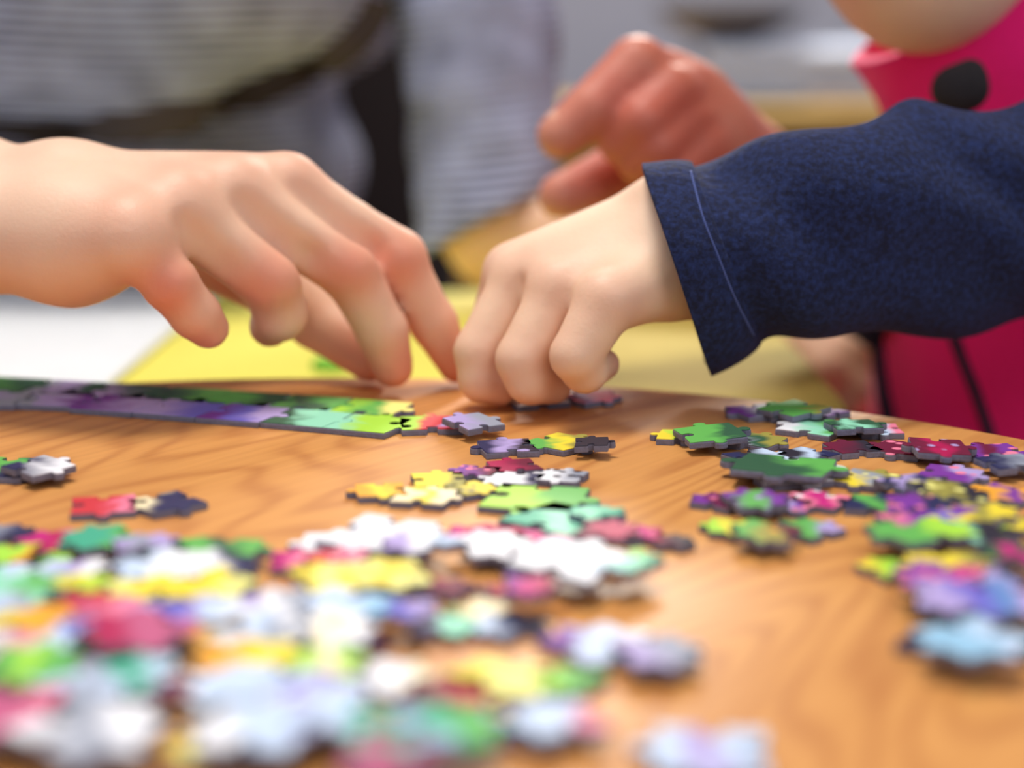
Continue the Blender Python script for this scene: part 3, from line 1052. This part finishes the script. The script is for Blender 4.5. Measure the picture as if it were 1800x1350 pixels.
ctr = union([cone((.215, .63, TZ - .33), (.20, .47, TZ - .36), .06, .045), cone((.29, .63, TZ - .33), (.29, .47, TZ - .36), .06, .045),
             cone((.20, .47, TZ - .36), (.20, .50, .07), .045, .033), cone((.29, .47, TZ - .36), (.29, .50, .07), .045, .033)], .015)
vt, ft = surface(ctr, 0.008)
np_mesh('trousers', [(vt, ft)], M_jeans, child)
for x in (.20, .29):
    v_, f_ = surface(union([ell((x, .46, 0.026), (.035, .09, .026)), cone((x, .505, .03), (x, .505, .07), .03, .034)], .015), .006)
    np_mesh('shoe', [(v_, f_)], M_char, child)
# child's chair: its brown side shows below the sleeve
cch = empty('wooden_chair', (0.25, 0.66, 0))
tag(cch, 'brown wooden chair the child in the pink vest sits on', 'chair')
box('seat', .12, .38, .50, .76, TZ - .43, TZ - .405, M_board, cch, .004)
box('backrest', .12, .38, .765, .785, TZ - .28, TZ + .0, M_board, cch, .006)
for x in (.135, .365):
    box('leg', x - .013, x + .013, .505, .531, 0, TZ - .43, M_board, cch, .003)
    box('leg', x - .013, x + .013, .745, .765, 0, TZ + .0, M_board, cch, .003)

# ================================================================== puzzle pieces
def knob(sign, n=9):
    """one side of a piece from (0,0) to (1,0), knob outward (y<0 is outward) for sign=+1"""
    if sign == 0:
        return [(i / 4, 0.0) for i in range(4)]
    pts = [(0, 0), (0.2, 0.015), (0.36, 0.02)]
    cx, cy, r = 0.5, 0.115, 0.105
    a0, a1 = math.radians(222), math.radians(-42)
    for i in range(n):
        a = a0 + (a1 - a0) * i / (n - 1)
        pts.append((cx + r * 1.05 * math.cos(a), cy + r * math.sin(a)))
    pts += [(0.64, 0.02), (0.8, 0.015)]
    return [(x, -y * sign) for x, y in pts]


def outline(signs, s):
    o = []
    base = [((-.5, -.5), (1, 0), (0, 1)), ((.5, -.5), (0, 1), (-1, 0)), ((.5, .5), (-1, 0), (0, -1)), ((-.5, .5), (0, -1), (1, 0))]
    for (ox, oy), (ux, uy), (vx, vy) in base:
        for x, y in knob(signs[base.index(((ox, oy), (ux, uy), (vx, vy)))]):
            o.append(((ox + ux * x + vx * y) * s, (oy + uy * x + vy * y) * s))
    return o


TH = 0.0015
_pm = {}
def print_mat(cols, seed, spots_c=None):
    key = (tuple(cols), spots_c, seed)
    if key in _pm: return _pm[key]
    m, nt, b = new_mat('piece_print')
    L = nt.links.new
    uv = ND(nt, 'ShaderNodeUVMap', uv_map='print')
    ofs = ND(nt, 'ShaderNodeMapping'); ofs.inputs['Location'].default_value = (seed * 3.1, seed * 1.7, 0)
    L(uv.outputs['UV'], ofs.inputs['Vector'])
    nz = ND(nt, 'ShaderNodeTexNoise', Scale=1.6, Detail=2.0, Distortion=0.6); L(ofs.outputs['Vector'], nz.inputs['Vector'])
    sx = ND(nt, 'ShaderNodeSeparateXYZ'); L(uv.outputs['UV'], sx.inputs[0])
    a = ND(nt, 'ShaderNodeMath', operation='MULTIPLY_ADD'); L(nz.outputs['Fac'], a.inputs[0]); a.inputs[1].default_value = 0.9
    L(sx.outputs['X'], a.inputs[2])
    a2 = ND(nt, 'ShaderNodeMath', operation='ADD'); a2.inputs[1].default_value = 0.05; L(a.outputs[0], a2.inputs[0])
    rp = ND(nt, 'ShaderNodeValToRGB'); rp.color_ramp.interpolation = 'EASE'
    els = rp.color_ramp.elements
    n = len(cols)
    if n == 1: cols = [cols[0], cols[0]]; n = 2
    els[0].position = 0.2; els[0].color = srgb(cols[0]); els[1].position = 0.8; els[1].color = srgb(cols[-1])
    for i in range(1, n - 1):
        e = els.new(0.2 + 0.6 * i / (n - 1)); e.color = srgb(cols[i])
    L(a2.outputs[0], rp.inputs['Fac'])
    out = rp.outputs['Color']
    if spots_c:
        vo = ND(nt, 'ShaderNodeTexVoronoi', Scale=3.4); L(ofs.outputs['Vector'], vo.inputs['Vector'])
        mr = ND(nt, 'ShaderNodeMapRange'); mr.inputs[1].default_value = 0.34; mr.inputs[2].default_value = 0.22
        L(vo.outputs['Distance'], mr.inputs[0])
        mx = ND(nt, 'ShaderNodeMix', data_type='RGBA'); L(mr.outputs[0], mx.inputs[0]); L(out, mx.inputs[6]); mx.inputs[7].default_value = srgb(spots_c)
        out = mx.outputs[2]
    L(out, b.inputs['Base Color'])
    b.inputs['Roughness'].default_value = 0.55
    b.inputs['Specular IOR Level'].default_value = 0.25
    _pm[key] = m
    return m


placed = []
def piece(px, py, wpx, cols, label, spots_c=None, rot=None, squash=1.0, lift=0.0, tilt=None, group='jigsaw pieces scattered on the table', lvl=None, signs=None, name='puzzle_piece'):
    i = len(placed)
    rr = random.Random(1000 + i)
    p = T(px, py)
    k = (p - CAM).dot(FWD) / F           # metres per pixel there
    s = wpx * k / 1.22
    rot = rr.uniform(0, math.tau) if rot is None else rot
    signs = signs or rr.choice([(1, -1, 1, -1), (1, 1, -1, -1), (-1, 1, 1, -1), (1, -1, -1, 1), (1, 1, -1, 1), (-1, -1, 1, 1)])
    if lvl is None:
        lvl = 0
        for q, qs, ql in placed:
            if (Vector((q.x, q.y)) - Vector((p.x, p.y))).length < 0.50 * (s + qs) * 0.82:
                lvl = max(lvl, ql + 1)
        lvl = min(lvl, 2)
    z = lvl * (TH + 0.0003) + lift
    p = T(px, py + 2, z)
    placed.append((p, s, lvl))
    ol = outline(signs, s)
    cr, sr_ = math.cos(rot), math.sin(rot)
    ol = [(x * cr - y * sr_, (x * sr_ + y * cr) * squash) for x, y in ol]
    n = len(ol)
    vs, fs = [], []
    rings = [(0.985, 0.0), (1.0, 0.00025), (1.0, TH - 0.0004), (0.985, TH - 0.0001)]
    for sc_, zz in rings:
        vs += [(x * sc_, y * sc_, zz) for x, y in ol]
    for r in range(len(rings) - 1):
        for j in range(n):
            m_ = (j + 1) % n
            fs.append((r * n + j, r * n + m_, (r + 1) * n + m_, (r + 1) * n + j))
    fs.append(tuple(range(n))[::-1]); fs.append(tuple(range(3 * n, 4 * n)))
    me = bpy.data.meshes.new(name)
    me.from_pydata(vs, [], fs); me.materials.append(M_card); me.update()
    o = bpy.data.objects.new(name, me); C.objects.link(o)
    o.location = p
    if tilt is None:
        tilt = (rr.uniform(-.02, .02), rr.uniform(-.02, .02)) if lvl == 0 else (rr.uniform(-.05, .09), rr.uniform(-.07, .07))
    if lvl == 0 and lift == 0 and abs(tilt[0]) <= .021: tilt = (0, 0)
    o.rotation_euler = (tilt[0], tilt[1], 0)
    if lvl > 0 or tilt != (0, 0):
        o.location.z += s * 0.5 * (abs(tilt[0]) + abs(tilt[1])) * 0.5
    tag(o, label, 'puzzle piece', group)
    # printed sheet glued on top
    vs2, fs2 = [], []
    for sc_, zz in ((0.985, TH - 0.0001), (0.985, TH + 0.00005), (0.965, TH + 0.00012)):
        vs2 += [(x * sc_, y * sc_, zz) for x, y in ol]
    for r in range(2):
        for j in range(n):
            m_ = (j + 1) % n
            fs2.append((r * n + j, r * n + m_, (r + 1) * n + m_, (r + 1) * n + j))
    fs2.append(tuple(range(2 * n, 3 * n)))
    me2 = bpy.data.meshes.new('printed_face')
    me2.from_pydata(vs2, [], fs2)
    u = me2.uv_layers.new(name='print')
    for lp in me2.loops:
        c = me2.vertices[lp.vertex_index].co
        u.data[lp.index].uv = (c.x / (s * 1.22), c.y / (s * 1.22))
    me2.materials.append(print_mat(cols, i % 17, spots_c)); me2.update()
    o2 = bpy.data.objects.new('printed_face', me2); C.objects.link(o2); o2.parent = o
    return o

WH = (236, 236, 242); PB = (196, 214, 240); LIL = (178, 160, 214); NAV = (40, 42, 84); GRN = (98, 178, 84); LIM = (168, 222, 70)
TEA = (64, 168, 136); MIN = (150, 222, 190); YEL = (240, 216, 60); PYE = (246, 240, 140); ORA = (240, 168, 50); RED = (206, 54, 66); CRI = (176, 24, 82)
MAG = (196, 30, 124); PNK = (240, 130, 160); PUR = (124, 56, 156); VIO = (112, 104, 200); MAR = (110, 26, 58); GRY = (150, 156, 172); OLI = (158, 150, 70)
DGR = (50, 92, 66); MAU = (190, 90, 130); BLU = (96, 140, 196); CRE = (248, 232, 190); BLK = (44, 40, 54); SKY = (150, 196, 226)

# --- the joined border strip at the back left (front row, then back row)
STRIP_G = 'joined border pieces at the back left'
STRIP_F = [(T(x, y), c, l) for x, y, c, l in [
    (-12, 709, (LIL, GRY), 'grey-lilac joined border piece cut off by the left edge of the frame, front row'),
    (98, 709, (GRY, LIL, PUR), 'lilac and grey joined border piece, front row, second from the left edge'),
    (208, 717, (PUR, LIL), 'lilac joined border piece, front row, below the ring finger gap'),
    (318, 725, (LIL, VIO), 'violet-lilac joined border piece, front row, under the little fingertip'),
    (428, 734, (PUR, VIO, LIL), 'violet joined border piece, last lilac one of the front row'),
    (540, 743, (DGR, MIN, MIN), 'mint green joined border piece right of the lilac front row'),
    (648, 753, (MIN, LIM, LIM), 'lime and mint joined border piece near the end of the strip')]]
STRIP_B = [(T(x, y), c, l) for x, y, c, l in [
    (10, 683, (GRN, DGR), 'green joined border piece in the back row at the left edge of the frame'),
    (118, 689, (GRY, LIL, DGR), 'grey and lilac joined border piece in the back row'),
    (222, 695, (LIL, DGR), 'dark green and lilac joined border piece in the back row'),
    (330, 702, (DGR, GRN), 'dark green joined border piece in the back row under the ring finger'),
    (436, 709, (GRN, DGR), 'mid green joined border piece in the back row'),
    (545, 716, (GRN, DGR, GRN), 'green joined border piece in the back row left of the middle fingertip'),
    (652, 724, (LIM, GRN, PYE), 'yellow-green joined border piece in the back row below the middle fingertip')]]
for row, rows in enumerate((STRIP_F, STRIP_B)):
    for q in range(len(rows)):
        p, c, l = rows[q]
        nx = rows[min(q + 1, len(rows) - 1)][0]; pv = rows[max(q - 1, 0)][0]
        d = (nx - pv); ang = math.atan2(d.y, d.x); stp = d.length / (1 if q in (0, len(rows) - 1) else 2)
        # project back to pixels for the common placer
        v = p - CAM; zc = v.dot(FWD)
        px_ = 900 + F * v.x / zc; py_ = 675 - F * v.dot(UPV) / zc
        w_ = stp * 0.975 * 1.22 / (zc / F)
        piece(px_, py_, w_, c, l, rot=ang, group=STRIP_G, lvl=0, tilt=(0, 0), signs=(0 if row == 0 else -1, 1, 1 if row == 0 else 0, -1))
# --- loose pieces: x, y, width, colours from left to right, label, [colour of the printed flowers]
LOOSE = [
    (758, 752, 130, (LIM, RED, RED, LIL), 'red and lilac piece at the right end of the joined strip'),
    (832, 752, 95, (LIL, GRY), 'thin lilac piece right of the joined strip, left of the child\'s fingers'),
    (1030, 704, 110, (PNK, LIL, PNK), 'pink-lilac piece right of the child\'s fingertips'),
    (-2, 830, 170, (GRN, GRN, NAV), 'green piece with a navy tip at the left edge, behind the red one'),
    (68, 830, 110, (NAV, WH), 'navy piece with a white knob, second from the left edge behind the red one'),
    (182, 897, 135, (RED, RED, PNK), 'red piece alone on the wood at the left'),
    (292, 892, 130, (CRE, NAV, NAV), 'navy and cream piece touching the red one at the left'),
    (893, 793, 115, (NAV, LIL, BLK), 'navy and lilac piece just in front of the child\'s fingertips', LIL),
    (985, 785, 120, (GRN, YEL, OLI), 'olive and yellow piece in front of the child\'s hand'),
    (1040, 787, 70, (BLK, BLK), 'small near-black piece in front of the child\'s hand'),
    (905, 828, 100, (CRI, MAR), 'narrow crimson piece behind the white and lime ones'),
    (838, 838, 90, (PUR, MAR), 'purple piece behind the yellow pieces', PNK),
    (670, 871, 105, (ORA, YEL, ORA), 'orange-yellow piece, leftmost of the yellow group in the middle'),
    (772, 853, 115, (YEL, YEL, OLI), 'bright yellow piece at the back of the yellow group in the middle'),
    (745, 882, 120, (CRE, YEL, CRE), 'pale yellow piece at the front of the yellow group in the middle'),
    (826, 868, 90, (OLI, YEL), 'olive-yellow piece between the yellow group and the lime one', NAV),
    (905, 852, 115, (WH, WH, NAV), 'white piece peeking out behind the lime green one'),
    (988, 846, 95, (WH, GRY), 'white and grey piece behind and right of the lime green one', BLK),
    (985, 922, 190, (TEA, MIN, TEA), 'teal piece under the lime green one'),
    (940, 884, 200, (LIM, LIM, GRN), 'large lime green piece lying on the teal one'),
    (1050, 915, 90, (MIN, TEA), 'mint piece at the right end of the teal and lime pair'),
    (595, 966, 150, (WH, WH, PNK), 'white piece, left one of the white row in the middle'),
    (665, 950, 190, (WH, WH, WH), 'large white piece behind the pink ones in the middle'),
    (745, 963, 130, (LIL, WH, PB), 'white piece with a pale blue end beside the magenta one'),
    (850, 955, 150, (MAG, CRI, CRI), 'crimson piece framing the white one in the middle'),
    (945, 962, 130, (CRI, MAG, MAG), 'magenta piece between the two white ones'),
    (863, 970, 130, (WH, WH, WH), 'white piece lying on the crimson one'),
    (1062, 945, 110, (MAR, CRI, CRI), 'thin crimson piece right of the teal one'),
    (1130, 950, 90, (MAG, MAG, CRI), 'magenta piece at the right end of the middle row', PNK),
    (1182, 962, 70, (MAR, BLK), 'small maroon piece right of the magenta one'),
    (920, 1008, 90, (VIO, PUR, MAG), 'violet piece under the left end of the white one'),
    (1000, 1000, 190, (WH, WH, WH), 'long white piece in front of the magenta row'),
    (1075, 1004, 120, (PB, MIN), 'pale blue piece at the right end of the long white one'),
    (1115, 992, 90, (MIN, LIM, TEA), 'mint green piece right of the long white one'),
    (525, 996, 120, (MAG, PNK, RED), 'pink and red piece in front of the white row'),
    (600, 995, 110, (RED, PNK), 'red piece between the white and yellow ones', WH),
    (585, 1030, 150, (YEL, PYE, YEL), 'yellow piece left of the maroon ones'),
    (680, 1022, 160, (PYE, YEL, PYE), 'pale yellow piece under the white row', OLI),
    (785, 1046, 100, (CRI, MAR, MAR), 'maroon piece alone behind the navy one'),
    (925, 1042, 90, (PUR, MAG, CRI), 'magenta and purple piece in front of the long white one'),
    (872, 1050, 60, (MAR, RED), 'small dark red piece left of the magenta and purple one'),
    # left group
    (5, 948, 100, (GRY, NAV), 'grey and navy piece at the left edge behind the lime one'),
    (100, 962, 130, (MAG, CRI, PNK), 'crimson-pink piece left of the teal one'),
    (180, 956, 130, (TEA, TEA, GRN), 'teal green piece at the back of the left heap'),
    (250, 968, 110, (LIL, GRY, LIL), 'grey-lilac piece right of the teal green one'),
    (305, 975, 130, (GRN, GRN, DGR), 'green piece in the back row of the left heap'),
    (395, 975, 140, (GRN, DGR, GRN), 'mid green piece at the right end of the back row of the left heap'),
    (22, 984, 130, (LIM, LIM, ORA), 'lime and orange piece at the left edge'),
    (85, 994, 80, (DGR, LIM), 'small dark green and lime piece in the left heap'),
    (35, 1024, 150, (MIN, PB, WH), 'pale mint piece at the left edge of the heap'),
    (125, 1012, 120, (PB, LIL, WH), 'pale lilac piece in the left heap'),
    (285, 1010, 150, (PB, WH, WH), 'white piece under the green ones in the left heap'),
    (375, 1006, 140, (WH, WH, NAV), 'white piece with a navy tip in the left heap'),
    (425, 1016, 60, (NAV, BLK), 'small navy piece at the right end of the white pair'),
    (50, 1048, 160, (MIN, GRN, MIN), 'mint green piece at the left edge of the heap', GRN),
    (150, 1040, 100, (YEL, LIM), 'yellow piece between the mint and brown ones in the left heap'),
    (262, 1046, 130, (PYE, YEL, YEL), 'yellow piece, left one of the long yellow pair'),
    (370, 1043, 150, (YEL, YEL, PYE), 'yellow piece, right one of the long yellow pair'),
    (95, 1058, 100, (MAR, CRI), 'crimson piece at the left above the orange one'),
    (158, 1068, 90, (RED, RED), 'bright red piece at the left above the mauve one'),
    (20, 1078, 120, (PB, GRY), 'pale grey-blue piece at the left edge above the orange one'),
    (62, 1102, 170, (YEL, ORA, ORA), 'orange-yellow piece at the left edge'),
    (205, 1090, 140, (MAU, PNK, LIL), 'mauve piece with a pale end in the left heap'),
    (258, 1122, 200, (CRI, MAU, MAU), 'large mauve-red piece in the left heap'),
    (345, 1082, 130, (VIO, LIL, PB), 'violet-lilac piece in the left heap'),
    (415, 1088, 160, (PB, WH, PB), 'pale lilac-white piece right of the violet one'),
    (490, 1080, 140, (LIL, WH, GRY), 'white and grey piece left of the pale blue one'),
    (135, 1122, 90, (VIO, BLU), 'blue-violet piece left of the mauve-red one'),
    (182, 1130, 70, (OLI, PYE), 'small olive piece left of the mauve-red one'),
    (370, 1132, 80, (ORA, OLI), 'mustard piece right of the mauve-red one'),
    (455, 1134, 160, (WH, PB, GRY), 'grey-white piece right of the mustard one'),
    (575, 1122, 150, (WH, CRE, WH), 'white piece in front of the pale blue one'),
    (600, 1078, 160, (PB, PB, SKY), 'pale blue piece beside the blue-violet one'),
    (702, 1084, 120, (BLU, VIO, LIL), 'blue-violet piece at the right end of the heap'),
    (646, 1142, 70, (NAV, MAR), 'small navy piece between the white ones'),
    (45, 1142, 160, (WH, PNK, PB), 'pale pink piece at the left edge'),
    (780, 1112, 120, (LIL, MIN, MIN), 'mint and lilac piece left of the navy one'),
    (840, 1084, 110, (OLI, CRE, CRE), 'cream piece behind the navy one'),
    (895, 1112, 125, (PB, NAV, BLK), 'navy and black piece alone in the middle foreground'),
    (1050, 1146, 190, (PUR, PB, WH), 'pale lilac piece with a purple end on bare wood'),
    (1150, 1158, 150, (LIL, GRY), 'grey-lilac piece at the right end of the lone foreground pair'),
    (40, 1190, 180, (GRN, LIM, GRN), 'green blurred piece at the left edge of the foreground'),
    (150, 1212, 170, (PB, GRY, PB), 'pale blue-grey foreground piece right of the green one'),
    (245, 1200, 150, (TEA, TEA, PB), 'teal foreground piece right of the pale blue-grey one'),
    (305, 1226, 75, (MAR, MAR), 'small maroon foreground piece'),
    (440, 1180, 190, (ORA, YEL, YEL), 'yellow foreground piece behind the pale blue ones'),
    (580, 1184, 130, (LIM, CRE, LIM), 'lime-cream foreground piece left of the white one'),
    (385, 1216, 190, (WH, PB, PB), 'white-blue foreground piece in front of the yellow one'),
    (488, 1222, 170, (PB, PB, LIL), 'pale blue foreground piece with a lilac end'),
    (680, 1206, 170, (WH, WH, CRE), 'white foreground piece left of the maroon one'),
    (572, 1230, 120, (VIO, LIL), 'lilac foreground piece left of the white one'),
    (790, 1232, 160, (MAR, RED), 'maroon-red foreground piece right of the white one'),
    (890, 1206, 190, (YEL, PYE, PYE), 'pale yellow foreground piece beside the green one'),
    (1000, 1208, 130, (LIM, GRN, GRN), 'green foreground piece at the right end of the yellow one'),
    (15, 1266, 200, (MAU, MAU, PNK), 'mauve pink foreground piece in the lower left corner'),
    (150, 1300, 240, (WH, GRY, WH), 'grey-white foreground piece near the lower left corner'),
    (370, 1316, 200, (ORA, PYE, WH), 'cream foreground piece at the bottom edge'),
    (455, 1300, 210, (WH, PB, PB), 'pale blue foreground piece at the bottom edge'),
    (560, 1272, 220, (LIL, PB, PB), 'pale blue foreground piece left of the teal one'),
    (700, 1296, 220, (TEA, TEA, SKY), 'teal foreground piece near the bottom edge'),
    (780, 1300, 190, (SKY, TEA, GRN), 'teal and green foreground piece near the bottom edge'),
    (890, 1294, 190, (LIL, VIO, BLU), 'blue-violet foreground piece near the bottom edge'),
    (985, 1280, 170, (PB, PB, PNK), 'pale blue foreground piece at the right end of the bottom row'),
    (700, 1348, 200, (MAU, MAR), 'plum foreground piece cut off by the bottom edge'),
    (1250, 1335, 240, (PB, LIL, PB), 'pale lilac piece alone at the bottom edge'),
    # right group
    (1335, 729, 110, (PUR, GRY, DGR), 'purple and grey piece at the back right near the table rim'),
    (1395, 727, 110, (GRN, GRN, OLI), 'green piece at the back right near the table rim'),
    (1448, 731, 80, (LIL, PUR), 'lilac piece at the back right near the table rim'),
    (1195, 774, 90, (YEL, LIM, GRN), 'yellow-green piece, leftmost of the back right group'),
    (1248, 772, 125, (GRN, GRN, DGR), 'mid green piece in the back right group'),
    (1325, 782, 110, (GRY, DGR, OLI), 'grey-olive piece in the back right group'),
    (1432, 760, 125, (WH, MIN, GRN), 'white-green piece in the back right group'),
    (1500, 757, 100, (DGR, MIN, DGR), 'dark green piece beside the white-green one'),
    (1545, 762, 90, (MIN, PB, PNK), 'pale mint piece near the table rim at the right'),
    (1330, 812, 110, (NAV, BLK, PB), 'navy piece behind the dark green stack'),
    (1420, 808, 100, (BLK, PB, NAV), 'black and pale blue piece behind the dark green stack'),
    (1385, 838, 190, (PB, PB, WH), 'pale blue piece at the bottom of the dark green stack'),
    (1378, 829, 190, (DGR, DGR, GRN), 'dark green piece on top of the stack at the right'),
    (1500, 795, 100, (MAR, BLK), 'dark maroon piece right of the stack'),
    (1585, 796, 110, (MAR, MAR, LIL), 'maroon piece near the rim at the right', PNK),
    (1650, 796, 110, (MAR, CRI, MAR), 'wine red piece near the rim at the right', LIL),
    (1752, 804, 130, (PUR, MAR, PUR), 'dark purple piece at the right edge near the rim', PNK),
    (1775, 822, 110, (NAV, GRY), 'navy and grey piece at the right edge under the purple one'),
    (1265, 890, 95, (PUR, MAR, PUR), 'purple piece, leftmost of the flowered right group', PNK),
    (1325, 888, 110, (PUR, GRN, PUR), 'purple piece with a green patch in the flowered right group', LIL),
    (1445, 888, 110, (PNK, MAG, PNK), 'hot pink piece in the flowered right group', WH),
    (1385, 898, 95, (PUR, LIL, PUR), 'purple and lilac piece left of the hot pink one', PNK),
    (1525, 850, 120, (YEL, GRY, OLI), 'grey and yellow piece at the right', PYE),
    (1600, 858, 110, (NAV, LIL, NAV), 'navy and lilac piece behind the black-olive one', LIL),
    (1668, 842, 120, (PUR, PUR, LIL), 'vivid purple piece at the right', PNK),
    (1660, 876, 130, (BLK, OLI, BLK), 'black and olive piece at the right', PYE),
    (1540, 896, 120, (NAV, GRN, NAV), 'navy and green piece right of the hot pink one'),
    (1605, 898, 110, (PUR, PUR, NAV), 'deep purple piece in front of the black-olive one', PNK),
    (1770, 876, 120, (ORA, PUR, ORA), 'orange and purple piece at the right edge'),
    (1660, 914, 120, (PUR, VIO, PUR), 'violet piece with a yellow spot at the right', YEL),
    (1590, 925, 90, (PNK, PUR), 'pinkish piece behind the bright green one'),
    (1720, 915, 120, (YEL, OLI, YEL), 'olive-yellow piece near the right edge'),
    (1778, 926, 120, (LIM, YEL, DGR), 'lime-yellow piece at the right edge'),
    (1620, 946, 170, (GRN, GRN, LIM), 'bright green piece with a knob to the front at the right'),
    (1725, 948, 110, (MIN, BLK, BLK), 'dark piece right of the bright green one', PYE),
    (1290, 936, 105, (LIM, YEL, GRN), 'lime piece, left one of the lone green row at the right'),
    (1350, 948, 115, (GRN, OLI, MAR), 'brown-green piece in the lone green row at the right', ORA),
    (1420, 940, 115, (DGR, GRN, LIL), 'green and lilac piece in the lone green row at the right'),
    (1565, 1010, 110, (YEL, LIM, DGR), 'yellow-green pointed piece at the right'),
    (1665, 1002, 140, (YEL, YEL, OLI), 'yellow piece above the purple flowered one'),
    (1660, 1030, 150, (PUR, PUR, MAG), 'purple flowered piece with a pink centre', PNK),
    (1785, 985, 110, (DGR, MAG, DGR), 'dark green and magenta piece at the right edge'),
    (1735, 1022, 110, (GRY, LIL, BLK), 'grey-lilac piece right of the purple flowered one'),
    (1665, 1062, 130, (LIL, LIL, VIO), 'lilac piece in front of the purple flowered one'),
    (1755, 1065, 170, (VIO, BLU, LIL), 'blue-lilac piece at the right edge'),
    (1640, 1140, 130, (NAV, NAV, SKY), 'navy piece at the left end of the lone pale blue one'),
    (1710, 1136, 180, (SKY, SKY, PB), 'pale sky blue piece in the right foreground'),
    (1785, 1142, 140, (BLU, TEA, SKY), 'blue-teal piece at the right edge of the foreground'),
]
for t in LOOSE:
    piece(t[0], t[1], t[2], t[3], t[4], t[5] if len(t) > 5 else None)
# the piece the child is holding, pinched upright under the fingertips
hp = piece(938, 709, 120, (WH, CRE, WH), 'white piece under the child\'s fingertips', None, lvl=0, tilt=(0, 0))
